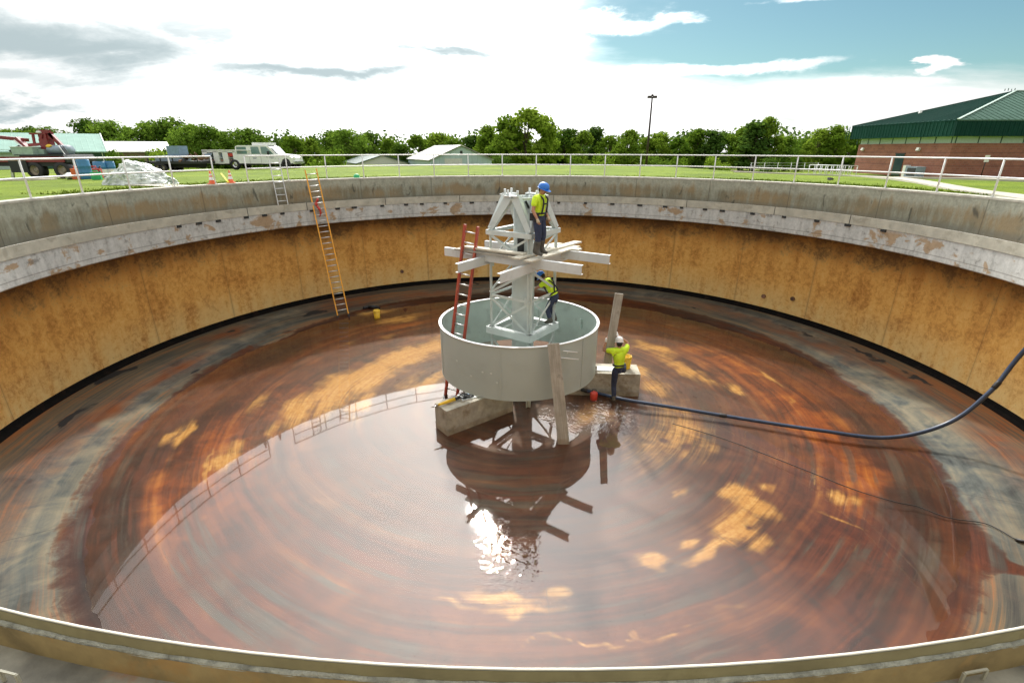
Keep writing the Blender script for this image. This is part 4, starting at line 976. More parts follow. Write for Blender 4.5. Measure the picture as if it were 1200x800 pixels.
def wheel(parent, x, y, z, r, wd, m_rim='rim', dual=False, side=-1):
    """wheel with its axle along y, facing side"""
    o = MB().lathe([(r*.56, -wd/2), (r*.9, -wd/2), (r, -wd/2+.04), (r, wd/2-.04), (r*.9, wd/2), (r*.56, wd/2)], 28, axis='Y').build('wheel', MT['black'], parent)
    o.location = (x, y, z)
    MB().lathe([(0, side*wd*.20), (r*.2, side*wd*.26), (r*.24, side*wd*.12), (r*.48, side*wd*.18), (r*.57, side*wd*.42), (r*.57, -side*wd*.4)], 24, axis='Y').build('rim', MT[m_rim], o)
    for k in range(6): MB().ball((r*.16*math.cos(k), side*wd*.25, r*.16*math.sin(k)), .03, 6, 4).build('lug_nut', MT['chrome'], o)
    return o

def build_tow_truck():
    # recovery truck, its rear end in view, front out of the frame to the left
    fwd = 34.0; o0 = at(77, 205, fwd); g = ground_z(o0.x, o0.y)
    t = thing('tow_truck', 'dark maroon recovery truck with raised boom and tan wheels behind the left railing', 'truck', (o0.x, o0.y, g))
    MB().box((-2.95, 0, .98), (8.3, 2.2, .42)).build('chassis', MT['dark'], t, bevel=.03)
    MB().box((-2.75, -1.21, 1.17), (8.0, .06, .32)).build('side_panel', MT['maroon'], t)
    MB().box((-1.7, -1.05, .75), (1.1, .5, .7)).build('side_box', MT['dark'], t, bevel=.03)
    MB().box((-2.25, -1.22, .55), (.16, .08, 1.1), Matrix.Rotation(R(12), 3, 'Y')).build('mud_guard', MT['chrome'], t)
    for x in (-.85, .9, -7.2):
        for s in (-1, 1): wheel(t, x, s*.98, .53, .53, .5, 'rim', side=s)
    MB().prism([(-1.5, 1.1), (-1.5, 1.45), (1.2, 1.45), (1.35, 1.2), (1.35, 1.0)], -1.18, 1.18).build('deck', MT['dark'], t)
    cb = MB().box((-1.35, -.75, 1.78), (1.35, .7, .66)).build('tool_cabinet', MT['mintbox'], t, bevel=.03)
    MB().box((-1.35, -.76, 2.13), (1.42, .76, .05)).build('lid', MT['white'], cb)
    MB().box((-.6, -.5, 1.7), (.6, .5, .45)).build('tool_chest', MT['mintbox'], t, bevel=.03)
    # upright mast with a square eye at its head
    m = MB().box((-.4, -.2, 2.1), (.55, .5, 1.5)).build('mast', MT['maroon'], t, bevel=.03)
    MB().bar((-.57, -.2, 2.8), (-.57, -.2, 3.55), .18, .4).bar((-.03, -.2, 2.8), (-.09, -.2, 3.45), .18, .4).bar((-.65, -.2, 3.5), (.0, -.2, 3.5), .2, .3).build('mast_head', MT['maroon'], m)
    MB().bar((-.05, -.2, 3.35), (.5, -.2, 2.2), .18, .24).build('mast_stay', MT['maroon'], m)
    b = MB().bar((-3.4, -.1, 3.0), (-1.75, -.1, 2.75), .35, .3).bar((-2.15, -.3, 2.95), (-1.5, -.4, 1.9), .3, .3).build('boom', MT['maroon'], t)
    MB().bar((-1.75, -.3, 2.2), (-2.7, -.3, 1.6), .25, .5).build('boom_foot', MT['black'], b)
    MB().box((-1.95, -.55, 2.45), (.10, .04, .7), Matrix.Rotation(R(-35), 3, 'Y')).build('stripe', MT['white'], b)
    f = MB()
    for x in (-1.15, -.35): f.bar((x, -.3, 2.2), (x+.1, -.3, 3.3), .10, .12)
    f.bar((-1.25, -.3, 3.3), (-.2, -.3, 3.3), .12, .14).bar((-1.5, -.3, 2.3), (.0, -.3, 2.45), .2, .26).bar((-.75, -.3, 2.4), (-.45, -.3, 3.3), .08, .1).build('work_frame', MT['maroon'], t)
    MB().tube([(-.62, -.3, 3.36), (-.62, -.3, 3.55)], [.18, .12], 10).build('beacon', MT['lamp'], t)
    d = MB().lathe([(0, -.55), (.45, -.55), (.45, .55), (0, .55)], 24, (.45, -.3, 1.85), axis='X').build('winch_drum', MT['greybox'], t)
    MB().tube([(.1, -.55, 2.1), (-.1, -.55, 2.25)], .16, 10).build('rope_end', MT['yellow'], t)
    for k in range(3): MB().bar((.75+.13*k, -.75, 2.25), (1.15+.12*k, -.9, 1.42), .05, .03).build('tie_strap', MT['white'] if k == 0 else MT['black'], t)
    MB().box((-6.9, 0, 1.9), (1.9, 2.2, 1.7)).build('cab', MT['maroon'], t, bevel=.08)
    MB().box((-6.6, -1.12, 2.25), (.9, .03, .6)).build('window', MT['glass'], t)
    def squash(o):
        if o.type == 'MESH' and o.name.split('.')[0] not in ('wheel', 'rim', 'lug_nut'):
            for v in o.data.vertices:
                if v.co.z > 1.45: v.co.z = 1.45+(v.co.z-1.45)*.66
        for c in o.children: squash(c)
    squash(t)
build_tow_truck()

def build_pickup():
    fwd = 46.; a = at(248, 199, fwd); b = at(352, 199, fwd); L = (b.x-a.x); g = ground_z((a.x+b.x)/2, a.y)
    t = thing('utility_pickup', 'white crew cab utility pickup with open service body doors behind the railing', 'pickup truck', (a.x, a.y, g), R(-1))
    s = L/104.; X = lambda px: (px-248)*s
    y0, y1 = -1.0, 1.0
    body = MB().prism([(X(287), .52), (X(287), 1.12), (X(322), 1.16), (X(334), 1.26), (X(346), 1.18), (X(351), .98), (X(352), .55), (X(348.5), .50), (X(347.5), .8), (X(343.5), .98), (X(339.5), .8), (X(338.3), .48)], y0, y1).build('body', MT['white'], t, bevel=.04)
    MB().prism([(X(287), 1.10), (X(287.3), 1.86), (X(290), 1.95), (X(322), 1.95), (X(326), 1.84), (X(333), 1.25)], y0+.08, y1-.08).build('cab', MT['white'], t, bevel=.05)
    for (p, q, r_, v, nm) in ((288.5, 288.5, 299.5, 300.2, 'rear_window'), (305, 305, 313.5, 314.8, 'side_window'), (316.5, 316.3, 322.5, 330, 'side_window')):
        MB().verts([(X(p), y0+.062, 1.27), (X(v), y0+.062, 1.27), (X(r_), y0+.072, 1.84), (X(q), y0+.072, 1.84), (X(p), y0+.09, 1.27), (X(v), y0+.09, 1.27), (X(r_), y0+.09, 1.84), (X(q), y0+.09, 1.84)], [(0, 1, 2, 3), (7, 6, 5, 4), (0, 4, 5, 1), (1, 5, 6, 2), (2, 6, 7, 3), (3, 7, 4, 0)])
        mb = MB(); mb.verts([(X(p), y0+.062, 1.27), (X(v), y0+.062, 1.27), (X(r_), y0+.068, 1.84), (X(q), y0+.068, 1.84), (X(p), y0+.095, 1.27), (X(v), y0+.095, 1.27), (X(r_), y0+.095, 1.84), (X(q), y0+.095, 1.84)], [(0, 1, 2, 3), (7, 6, 5, 4), (0, 4, 5, 1), (1, 5, 6, 2), (2, 6, 7, 3), (3, 7, 4, 0)])
        mb.build(nm, MT['glass_g'], t)
    MB().bar((X(327.5), 0, 1.82), (X(333.5), 0, 1.28), 1.6, .03, up=(1, 0, 1)).build('windscreen', MT['glass'], t)
    for px in (302.5, 315.5): MB().box((X(px), y0-.003, .95), (.012, .012, .85)).build('door_gap', MT['dark'], t)
    for px in (309, 318): MB().box((X(px), y0-.02, 1.12), (.16, .03, .035)).build('door_handle', MT['dark'], t)
    for i, (px, z, ln) in enumerate(((309, .98, .42), (309, .90, .30), (327, 1.02, .75), (330, .93, .5))):
        mb = MB(); rnd = random.Random(i); n = int(ln/.085)
        for k in range(n):
            if rnd.random() < .12: continue
            mb.box((X(px)+(k-n/2)*.085, y0-.006, z), (.05, .006, .06*rnd.uniform(.7, 1)))
        mb.build('lettering', MT['text'], t)
    # service body with open lockers
    MB().box(((X(249)+X(286.5))/2, .2, 1.0), (X(286.5)-X(249), 1.5, 1.06)).build('service_body', MT['white'], t, bevel=.02)
    for (p, q, z0, z1) in ((249, 254.5, .5, 1.5), (261.5, 267.5, .5, 1.5), (272, 278, .5, 1.5), (284, 287, .5, 1.5), (249.2, 286.8, 1.40, 1.54), (255, 262, .48, .60), (267, 272.5, .48, .60)):
        MB().box(((X(p)+X(q))/2, -.80, (z0+z1)/2), (X(q)-X(p), .42, z1-z0)).build('locker_wall', MT['white'], t, bevel=.01)
    for (p, q) in ((254.5, 261.5), (267.5, 272), (278, 284)):
        MB().box(((X(p)+X(q))/2, -.60, .98), (X(q)-X(p), .04, .8)).build('locker_back', MT['greybox'], t)
        for z in (.66, .95): MB().box(((X(p)+X(q))/2, -.80, z), (X(q)-X(p)-.02, .36, .02)).build('shelf', MT['white'], t)
        MB().box(((X(p)+X(q))/2, -.78, .75), ((X(q)-X(p))*.7, .2, .14)).build('tool_box', MT['shelf'], t, bevel=.01)
    MB().box((X(281.5), -.80, 1.2), (.62, .3, .26)).build('red_tool_box', MT['red'], t, bevel=.02)
    MB().box((X(256), -1.05, 1.22), (.6, .04, .38), Matrix.Rotation(R(-50), 3, 'X')).build('locker_door', MT['greybox'], t)
    MB().box(((X(250)+X(304))/2, -1.03, 1.57), (X(304)-X(249), .07, .07)).build('rack_rail', MT['white'], t)
    MB().box((X(315), 0, 2.06), (1.45, 1.3, .22)).build('roof_box', MT['white'], t, bevel=.04)
    for px in (284.5, 343.2):
        for sd in (-1, 1): wheel(t, X(px), sd*.90, .42, .42, .30, 'chrome' if px < 300 else 'black', side=sd)
    MB().box(((X(255)+X(340))/2, 0, .48), (X(340)-X(255), 1.5, .2)).build('chassis', MT['dark'], t)
    MB().box((X(351.7), -.72, .95), (.06, .34, .2)).build('headlight', MT['lamp'], t); MB().box((X(351.7), .72, .95), (.06, .34, .2)).build('headlight', MT['lamp'], t)
    MB().box((X(352.3), 0, .58), (.14, 2.0, .2)).build('bumper', MT['chrome'], t, bevel=.02)
    MB().box((X(325.5), y0-.14, 1.36), (.10, .2, .26)).build('mirror', MT['dark'], t, bevel=.02)
build_pickup()

def build_trailer():
    fwd = 44.; a = at(183, 199, fwd); b = at(246, 199, fwd); L = b.x-a.x; g = ground_z((a.x+b.x)/2, a.y); s = L/63.; X = lambda px: (px-183)*s
    t = thing('flatbed_trailer', 'dark low flatbed trailer loaded with scrap between the plastic heap and the white pickup', 'trailer', (a.x, a.y, g))
    MB().box((L/2, 0, .78), (L, 2.3, .2)).build('bed', MT['dark'], t, bevel=.02)
    MB().box((L/2, 0, .52), (L*.8, 1.0, .3)).build('frame', MT['dark'], t)
    for px in (196, 201.5):
        for sd in (-1, 1): wheel(t, X(px), sd*1.0, .36, .36, .28, 'rim', side=sd)
    for k in range(5): MB().box((X(187+k*14), -1.12, .98), (.07, .07, .35)).build('stake', MT['dark'], t)
    def onbed(name, px, w_, h_, dd, m, label, z=.885, bev=.03):
        o = MB().box((0, 0, h_/2), (w_, dd, h_)).build(name, MT[m], bevel=bev); o.location = (a.x+X(px), a.y, g+z); tag(o, label, name.split('_')[-1]); return o
    onbed('steel_cover', 206, 2.0, .42, 1.6, 'greybox', 'grey sloped steel cover at the left of the trailer load', bev=.12)
    onbed('blue_crate', 213, 1.0, .75, 1.2, 'bluegrey', 'faded blue grey crate standing above the trailer load', z=1.31)
    rnd = random.Random(9)
    mb = MB()
    for i in range(26):
        p, q = Vector((rnd.uniform(-1.2, 1.2), rnd.uniform(-.8, .8), rnd.uniform(.02, .5))), None
        q = p+Vector((rnd.uniform(-.8, .8), rnd.uniform(-.4, .4), rnd.uniform(-.1, .3))); mb.bar(p, q, rnd.uniform(.05, .25), rnd.uniform(.04, .16))
    o = mb.build('scrap_pile', MT['scrap']); o.location = (a.x+X(232), a.y, g+.89); tag(o, 'tangled brown scrap pile at the right end of the flatbed trailer', 'scrap', kind='stuff')
build_trailer()

# ------------------------------------------------------------------ buildings
def gable_house(name, label, x, y, w_, l_, hw, hr, rot, mw, mr, over=.25, extra=None):
    """gable wall on the -Y end; ridge along Y"""
    g = ground_z(x, y); t = thing(name, label, 'building', (x, y, g-.1), rot)
    MB().prism([(-w_/2, 0), (w_/2, 0), (w_/2, hw), (0, hr-.06), (-w_/2, hw)], 0, l_).build('wall', mw, t)
    sl_ = (hr-hw)/(w_/2); e = over
    for s in (-1, 1):
        mb = MB(); mb.prism([(0, hr), (s*(w_/2+e), hw-sl_*e), (s*(w_/2+e), hw-sl_*e+.12), (0, hr+.12)], -.3, l_+.3); mb.build('roof', mr, t)
    return t
q = at(541, 193, 76); t = gable_house('metal_shed', 'pale blue grey metal gable shed with patched grey roof beyond the far lawn', q.x, q.y, 9.2, 14, 1.7, 3.6, R(24), MT['shedwall'], MT['shedroof'])
MB().box((-1.2, -.02, .95), (2.6, .05, 1.9)).build('sliding_door', MT['shedwall2'], t)
MB().box((0, -.03, 2.7), (.35, .05, .45)).build('vent', MT['dark'], t)
q = at(449, 192, 84); t = gable_house('storage_shed', 'low shed with dark green roof and pale gable, left of the blue grey metal shed', q.x, q.y, 8.0, 12, 1.7, 2.9, R(28), MT['shedwall2'], MT['shedroof_g'])
MB().box((.6, -.02, .8), (1.6, .05, 1.6)).build('door', MT['shedwall'], t)
def build_green_building():
    fwd = 62.; b = at(123.5, 185, fwd); L = 30.; rot = R(40); a = b-Vector((math.cos(rot), math.sin(rot), 0))*L; g = ground_z(b.x, b.y)
    ze, zr = at(120, 177.5, fwd).z, at(116, 157, fwd+4.6).z
    t = thing('metal_building', 'long metal building with mint green roof and dark green wall behind the tow truck', 'building', (a.x, a.y, g-.3), rot); g -= .3
    MB().box((L/2, 6, (ze-g)/2), (L, 12, ze-g)).build('wall', MT['gwall'], t)
    for y0, y1 in ((-.5, 6), (12.5, 6)):
        mb = MB(); mb.verts([(-.3, y0, ze-g), (L+.3, y0, ze-g), (L-.9 if False else L+.3, y1, zr-g), (-.3, y1, zr-g), (-.3, y0, ze-g-.12), (L+.3, y0, ze-g-.12), (L+.3, y1, zr-g-.12), (-.3, y1, zr-g-.12)], [(0, 1, 2, 3), (7, 6, 5, 4), (0, 4, 5, 1), (1, 5, 6, 2), (2, 6, 7, 3), (3, 7, 4, 0)]); mb.build('roof', MT['mint'], t)
    MB().bar((L+.32, -.52, ze-g-.02), (L+.32, 6, zr-g+.02), .10, .14).build('gable_trim', MT['white'], t)
    MB().bar((L-.2, -.04, 0), (L-.2, -.04, ze-g-.1), .14, .06).build('corner_trim', MT['white'], t)
    mb = MB(); mb.verts([(L-.02, 0, ze-g), (L-.02, 12, ze-g), (L-.02, 6, zr-g-.13), (L-.2, 0, ze-g), (L-.2, 12, ze-g), (L-.2, 6, zr-g-.13)], [(0, 1, 2), (5, 4, 3), (0, 3, 4, 1), (1, 4, 5, 2), (2, 5, 3, 0)]); mb.build('gable', MT['gwall'], t)
    for k in range(3): MB().box((L-9-k*9, -.03, 1.3), (3.2, .05, 2.4)).build('roll_door', MT['soffit'], t)
build_green_building()
def build_white_building():
    fwd = 96.; b = at(199, 180, fwd); L = 24.; rot = R(36); a = b-Vector((math.cos(rot), math.sin(rot), 0))*L; g = ground_z(b.x, b.y)
    ze, zr = at(190, 177.5, fwd-2).z, at(190, 166, fwd+4).z
    t = thing('white_roofed_hall', 'long hall with bright white roof far behind the plastic heap', 'building', (a.x, a.y, g-.3), rot); g -= .3
    MB().box((L/2, 7, (ze-g)/2), (L, 14, ze-g)).build('wall', mat('tan_wall', (.22, .16, .10), .8), t)
    for y0, y1 in ((-.5, 7), (14.5, 7)):
        mb = MB(); mb.verts([(-.3, y0, ze-g), (L+.3, y0, ze-g), (L+.3, y1, zr-g), (-.3, y1, zr-g), (-.3, y0, ze-g-.15), (L+.3, y0, ze-g-.15), (L+.3, y1, zr-g-.15), (-.3, y1, zr-g-.15)], [(0, 1, 2, 3), (7, 6, 5, 4), (0, 4, 5, 1), (1, 5, 6, 2), (2, 6, 7, 3), (3, 7, 4, 0)]); mb.build('roof', MT['offwhite'], t)
    MB().box((L*.46, 1.6, (ze+.7)-g), (2.2, 1.8, 1.4)).build('roof_vent', MT['greybox'], t, bevel=.05)
    for k in range(4): MB().box((2.5+k*4, -.03, 1.2), (1.6, .05, 1.0)).build('window', MT['glass'], t)
build_white_building()
def build_brick():
    c = at(1105, 207.5, 52.); g = ground_z(c.x, c.y)-.05
    t = thing('brick_building', 'red brick building with green metal hip roof and deep green fascia at the right', 'building', (c.x, c.y, g), R(2.0))
    W, Dp = 30., 13.4; zb = 1.86-g; zs = 2.46-g; zf = 3.86-g; za = 7.0-g
    wl = MB().box((W/2, Dp/2, zb/2), (W, Dp, zb)).build('wall', MT['brick'], t)
    MB().box((W/2, Dp/2, (zb+zs)/2), (W-.2, Dp-.2, zs-zb)).build('soffit_band', MT['soffit'], t)
    for k in range(10): MB().box((.3+k*2.2, .085, (zb+zs)/2), (.08, .05, zs-zb-.01)).build('mullion', MT['gwall'], t)
    for k in range(8): MB().box((.085, .3+k*1.95, (zb+zs)/2), (.05, .08, zs-zb-.01)).build('mullion', MT['gwall'], t)
    o_ = .75
    mb = MB().box((W/2, -o_+.15, (zs+zf)/2), (W+2*o_, .3, zf-zs))
    for k in range(70): mb.box((-o_+.1+k*.45, -o_-.02, (zs+zf)/2), (.06, .05, zf-zs-.02))
    mb.build('front_fascia', MT['fascia_g'], t)
    mb = MB().box((-o_+.15, Dp/2+.001, (zs+zf)/2-.002), (.3, Dp+2*o_-.61, zf-zs))
    for k in range(35): mb.box((-o_-.02, -o_+.5+k*.45, (zs+zf)/2), (.05, .06, zf-zs-.02))
    mb.build('side_fascia', MT['fascia_g2'], t)
    MB().box((W/2, Dp+o_-.15, (zs+zf)/2), (W+2*o_, .3, zf-zs)).build('back_fascia', MT['fascia_g'], t)
    MB().box((W/2, Dp/2, zs+.03), (W+2*o_-.62, Dp+2*o_-.62, .05)).build('soffit', MT['soffit'], t)
    x0, x1, y0, y1 = -o_-.05, W+o_, -o_-.05, Dp+o_+.05; ym = Dp/2; xa = x0+11.6
    def rf(pts, m, nm):
        mb = MB(); n = len(pts)
        e0, e1 = Vector(pts[0]), Vector(pts[1]); nn = (e1-e0).cross(Vector(pts[2])-e1).normalized(); ed = (e1-e0).normalized(); upv = nn.cross(ed); poly2 = [((Vector(p)-e0).dot(ed), (Vector(p)-e0).dot(upv)) for p in pts]
        q = .45
        while q < (e1-e0).length and nm != 'back_roof':
            hits = []
            for i in range(n):
                (xa_, ya_), (xb_, yb_) = poly2[i], poly2[(i+1) % n]
                if (xa_-q)*(xb_-q) < 0: hits.append(ya_+(yb_-ya_)*(q-xa_)/(xb_-xa_))
            if len(hits) == 2 and abs(hits[0]-hits[1]) > .4: mb.bar(e0+ed*q+upv*min(hits)+nn*.025, e0+ed*q+upv*(max(hits)-.12)+nn*.025, .05, .055, up=nn)
            q += .62
        mb.verts([(p[0], p[1], p[2]) for p in pts]+[(p[0], p[1], p[2]-.1) for p in pts], [tuple(range(n)), tuple(range(2*n-1, n-1, -1))]+[(i, (i+1) % n, n+(i+1) % n, n+i) for i in range(n)]); return mb.build(nm, m, t)
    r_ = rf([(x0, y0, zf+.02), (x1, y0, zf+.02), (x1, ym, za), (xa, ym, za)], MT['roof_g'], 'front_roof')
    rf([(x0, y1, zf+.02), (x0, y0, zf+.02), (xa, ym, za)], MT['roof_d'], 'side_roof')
    rf([(x1, y1, zf+.02), (x0, y1, zf+.02), (xa, ym, za), (x1, ym, za)], MT['roof_g'], 'back_roof')
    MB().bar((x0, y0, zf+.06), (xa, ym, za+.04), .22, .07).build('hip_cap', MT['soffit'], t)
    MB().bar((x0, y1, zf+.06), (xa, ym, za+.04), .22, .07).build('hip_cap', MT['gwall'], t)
    MB().bar((xa, ym, za+.04), (x1, ym, za+.04), .22, .07).build('ridge_cap', MT['soffit'], t)
    p = Vector((9.9, 4.4, 0)); MB().tube([(9.9, 4.4, 5.6), (9.9, 4.4, 7.3)], .13, 8).build('vent_pipe', MT['soffit'], t)
    MB().tube([(3.5, 9.6, zf+.5), (3.5, 9.6, zf+1.5)], .16, 8).build('vent_pipe', MT['lamp'], t)
    for k in range(4): MB().bar((xa-1.2+k*.35, ym, za), (xa-1.2+k*.35, ym, za+.20+.06*(k % 2)), .05, .05).build('ridge_spike', MT['gwall'], t)
    # openings
    d = MB().box((-.02, 6.3, 1.1), (.05, 1.25, 2.2)).build('door', MT['glass'], t); MB().box((-.025, 6.3, 2.24), (.07, 1.45, .1)).build('door_frame', MT['dark'], d)
    for y in (3.9, 12.4): MB().box((-.12, y, zb-.55), (.22, .35, .3), Matrix.Rotation(R(20), 3, 'Y')).build('wall_lamp', MT['lamp'], t)
    for x in (9.5, 14.5, 19): MB().box((x, -.02, 1.9), (2.2, .06, 1.1)).build('window', MT['glass'], t)
    # things along the walls
    def wallthing(fn, nm, lab, cat, lx, ly):
        m = t.matrix_basis; p = Matrix.Rotation(R(2), 4, 'Z') @ Vector((lx, ly, 0)); P_ = Vector((c.x, c.y, 0))+p; e = thing(nm, lab, cat, (P_.x, P_.y, ground_z(P_.x, P_.y)), R(2)); fn(e); return e
    def ac(e):
        MB().box((0, 0, .55), (.9, 1.5, 1.0)).build('cabinet', MT['greybox'], e, bevel=.03); MB().box((-.46, -.1, .55), (.03, 1.1, .75)).build('grille', MT['dark'], e)
        MB().box((-.2, .95, .6), (.5, .35, 1.1)).build('side_panel', MT['lamp'], e); MB().box((0, 0, .03), (1.1, 1.8, .06)).build('pad', MT['path'], e)
    wallthing(ac, 'air_conditioner', 'grey air conditioner unit standing at the side wall of the brick building', 'air conditioner', -1.2, 2.2)
    def sign(e):
        MB().tube([(0, 0, 0), (0, 0, 1.9)], .04, 8).build('pole', MT['pole'], e); MB().box((0, -.05, 1.72), (.45, .03, .6)).build('panel', MT['lamp'], e)
    wallthing(sign, 'sign_post', 'small pale sign on a thin pole in front of the brick corner', 'sign', 1.9, -2.0)
    def bol(e): MB().tube([(0, 0, 0), (.15, 0, 1.75)], .11, 8).build('post', MT['pole'], e); MB().ball((.15, 0, 1.75), .115, 8, 6).build('cap', MT['pole'], e)
    wallthing(bol, 'dark_bollard', 'dark slanting post in front of the brick wall at the right', 'bollard', 7.6, -1.6)
build_brick()

def build_fence_bits():
    a, b = at(956, 200, 66), at(1004, 200.5, 63); t = thing('ramp_railing', 'small pale double railing by the left end of the brick building', 'railing', (a.x, a.y, ground_z(a.x, a.y))); off = t.location.copy()
    n = 7
    for yy in (0, 1.6):
        for z in (.62, 1.12): MB().tube([(a.x, a.y+yy, off.z+z), (b.x, b.y+yy, off.z+z)], .045, 6).build('rail', MT['white'], t, off)
        for i in range(n+1):
            p = a.lerp(b, i/n); MB().tube([(p.x, p.y+yy, off.z-.3), (p.x, p.y+yy, off.z+1.12)], .045, 6).build('post', MT['white'], t, off)
    a, b = at(880, 196, 74), at(958, 197, 74); t = thing('wire_fence', 'thin grey wire fence in front of the trees left of the brick building', 'fence', (a.x, a.y, ground_z(a.x, a.y))); off = t.location.copy()
    for z in (.5, 1.0, 1.35): MB().tube([(a.x, a.y, off.z+z), (b.x, b.y, off.z+z)], .012, 5).build('wire', MT['alu'], t, off)
    for i in range(6):
        p = a.lerp(b, i/5); MB().tube([(p.x, p.y, off.z-.4), (p.x, p.y, off.z+1.4)], .03, 6).build('post', MT['alu'], t, off)
    p = at(757.5, 190, 70); g = ground_z(p.x, p.y); q = at(762, 114, 70)
    t = thing('light_pole', 'tall dark parking lot light pole with a square head in front of the far trees', 'light pole', (p.x, p.y, g)); off = t.location.copy()
    MB().tube([(p.x, p.y, g-.1), (p.x, p.y, q.z)], [.17, .10], 10).build('pole', MT['pole'], t, off)
    MB().tube([(p.x, p.y, g), (p.x, p.y, g+.5)], .28, 12).build('base', MT['path'], t, off)
    for s in (-1, 1): MB().box((p.x+.33*s, p.y, q.z+.02), (.50, .5, .28)).build('lamp_head', MT['pole'], t, off, bevel=.04)
    MB().box((p.x, p.y, q.z+.2), (.25, .25, .25)).build('sensor_cap', MT['pole'], t, off, bevel=.04)
build_fence_bits()

# ------------------------------------------------------------------ trees
def leaf_cloud(rnd, blobs, per, size):
    V, Fc = [], []
    for (c, r) in blobs:
        for i in range(per):
            d = Vector((rnd.gauss(0, 1), rnd.gauss(0, 1), rnd.gauss(0, 1))).normalized()
            p = Vector(c)+Vector((d.x*r[0], d.y*r[1], d.z*r[2]))*(rnd.random()**.45)
            n = (d+Vector((rnd.gauss(0, .6), rnd.gauss(0, .6), rnd.gauss(0, .6)+.4))).normalized()
            a = n.cross(Vector((rnd.random(), rnd.random(), rnd.random()+.01))).normalized(); b = n.cross(a)
            s = size*rnd.uniform(.6, 1.35); k = len(V)
            V += [p+a*s, p+b*s*.7, p-a*s*.9, p-b*s*.75]; Fc.append((k, k+1, k+2, k+3))
    return V, Fc
def make_tree(seed, kind):
    rnd = random.Random(seed); blobs = []; limbs = []
    if kind == 'round': base, top, wd, n = .13, .97, .42, 28
    elif kind == 'tall': base, top, wd, n = .12, .99, .27, 22
    else: base, top, wd, n = .10, .98, .36, 28
    for i in range(n):
        h = base+(top-base)*((i+.5)/n); f = math.sin(PI*min(1, (h-base+.10)/(top-base+.14)))**.65 if kind != 'tall' else (1-.75*(h-base)/(top-base))**.8
        a = rnd.uniform(0, 2*PI); rad = wd*f*rnd.uniform(.25, .95); s = rnd.uniform(.09, .17)*(1.15 if kind == 'round' else .9)
        c = (rad*math.cos(a), rad*math.sin(a), min(h+rnd.uniform(-.05, .05), 1-s*.7))
        blobs.append((c, (s*1.25, s*1.25, s*.85))); limbs.append(c)
    V, Fc = leaf_cloud(rnd, blobs, 120, .029)
    mb = MB()
    mb.tube([(0, 0, -.02), (.01, 0, .15), (-.01, .01, .4), (.01, 0, .7)], [.032, .024, .016, .006], 7)
    for c in limbs[::2]:
        z = max(.12, c[2]*.55); mb.tube([(0, 0, z), (c[0]*.5, c[1]*.5, (z+c[2])/2+.02), c], [.011, .007, .003], 5)
    t = bpy.data.objects.new('tree', None); COL.objects.link(t)
    mb.build('trunk', MT['bark'], t)
    me = bpy.data.meshes.new('crown'); me.from_pydata(V, [], Fc); me.materials.append(MT[{'round': 'leaf_a', 'tall': 'leaf_c', 'loose': 'leaf_b'}[kind]])
    o = bpy.data.objects.new('crown', me); COL.objects.link(o); o.parent = t
    return t
kinds = ['round', 'loose', 'tall']; protos = {k: [make_tree(31*i+j*7+1, k) for j in range(3)] for i, k in enumerate(kinds)}
used = set()
LM = [(100, 'the mint roofed building'), (160, 'the white roofed hall'), (300, 'the white pickup'), (445, 'the dark green roofed shed'), (530, 'the blue grey metal shed'), (757, 'the light pole'), (1010, 'the brick building')]
words_ = {'round': ('broad round', 'leafy round', 'full rounded'), 'loose': ('loose bright green', 'light green airy', 'yellow green open'), 'tall': ('narrow dark green', 'slim tall dark', 'dark pointed')}
TREES = [ # pixel x, top y, distance, kind, width factor
    (12, 153, 105, 'round', 1.2), (33, 151, 112, 'round', 1.1), (56, 151, 108, 'round', 1.2), (78, 160, 110, 'round', 1.0), (104, 142, 108, 'round', 1.1), (128, 144, 104, 'round', 1.2), (152, 151, 118, 'round', 1.1), (176, 145, 122, 'round', 1.2),
    (197, 141, 118, 'round', 1.2), (218, 147, 110, 'round', 1.1), (240, 149, 104, 'round', 1.2), (262, 156, 112, 'loose', 1.1), (286, 152, 108, 'round', 1.3), (302, 160, 116, 'round', 1.0), (322, 166, 124, 'round', 1.1), (343, 160, 96, 'loose', 1.2), (362, 164, 100, 'loose', 1.1),
    (388, 155, 104, 'round', 1.2), (408, 153, 100, 'round', 1.3), (432, 156, 106, 'round', 1.2), (452, 164, 110, 'loose', 1.0), (470, 170, 116, 'round', 1.1), (492, 160, 112, 'loose', 1.2), (510, 157, 116, 'loose', 1.2), (531, 163, 122, 'round', 1.1), (552, 161, 120, 'tall', 1.3),
    (570, 149, 104, 'loose', 1.1), (592, 138, 98, 'loose', 1.1), (616, 130, 96, 'loose', 1.25), (640, 138, 98, 'loose', 1.0), (662, 152, 108, 'round', 1.2), (680, 155, 106, 'loose', 1.1), (699, 150, 110, 'tall', 1.1), (716, 160, 106, 'loose', 1.2), (737, 154, 98, 'loose', 1.2), (760, 163, 106, 'loose', 1.2),
    (777, 156, 104, 'loose', 1.1), (797, 163, 100, 'loose', 1.3), (818, 153, 104, 'loose', 1.2), (838, 154, 102, 'tall', 1.5), (856, 158, 106, 'loose', 1.1), (873, 150, 98, 'loose', 1.1), (889, 144, 94, 'tall', 1.6), (906, 140, 94, 'loose', .9), (926, 160, 96, 'round', 1.3), (945, 164, 104, 'round', 1.1), (963, 153, 92, 'loose', 1.1), (983, 149, 90, 'loose', 1.1), (1000, 156, 94, 'round', 1.2)]
from collections import Counter
cnt = Counter(); lab_seen = set()
def tree_label(px, kind, what='tree', where='in the far treeline'):
    lx, nm = min(LM, key=lambda q: abs(q[0]-px)); side = 'left of' if px < lx else 'right of'
    return lx, nm, side
order = {}
for T_ in TREES:
    lx, nm, side = tree_label(T_[0], T_[3]); order.setdefault((nm, side), []).append(T_)
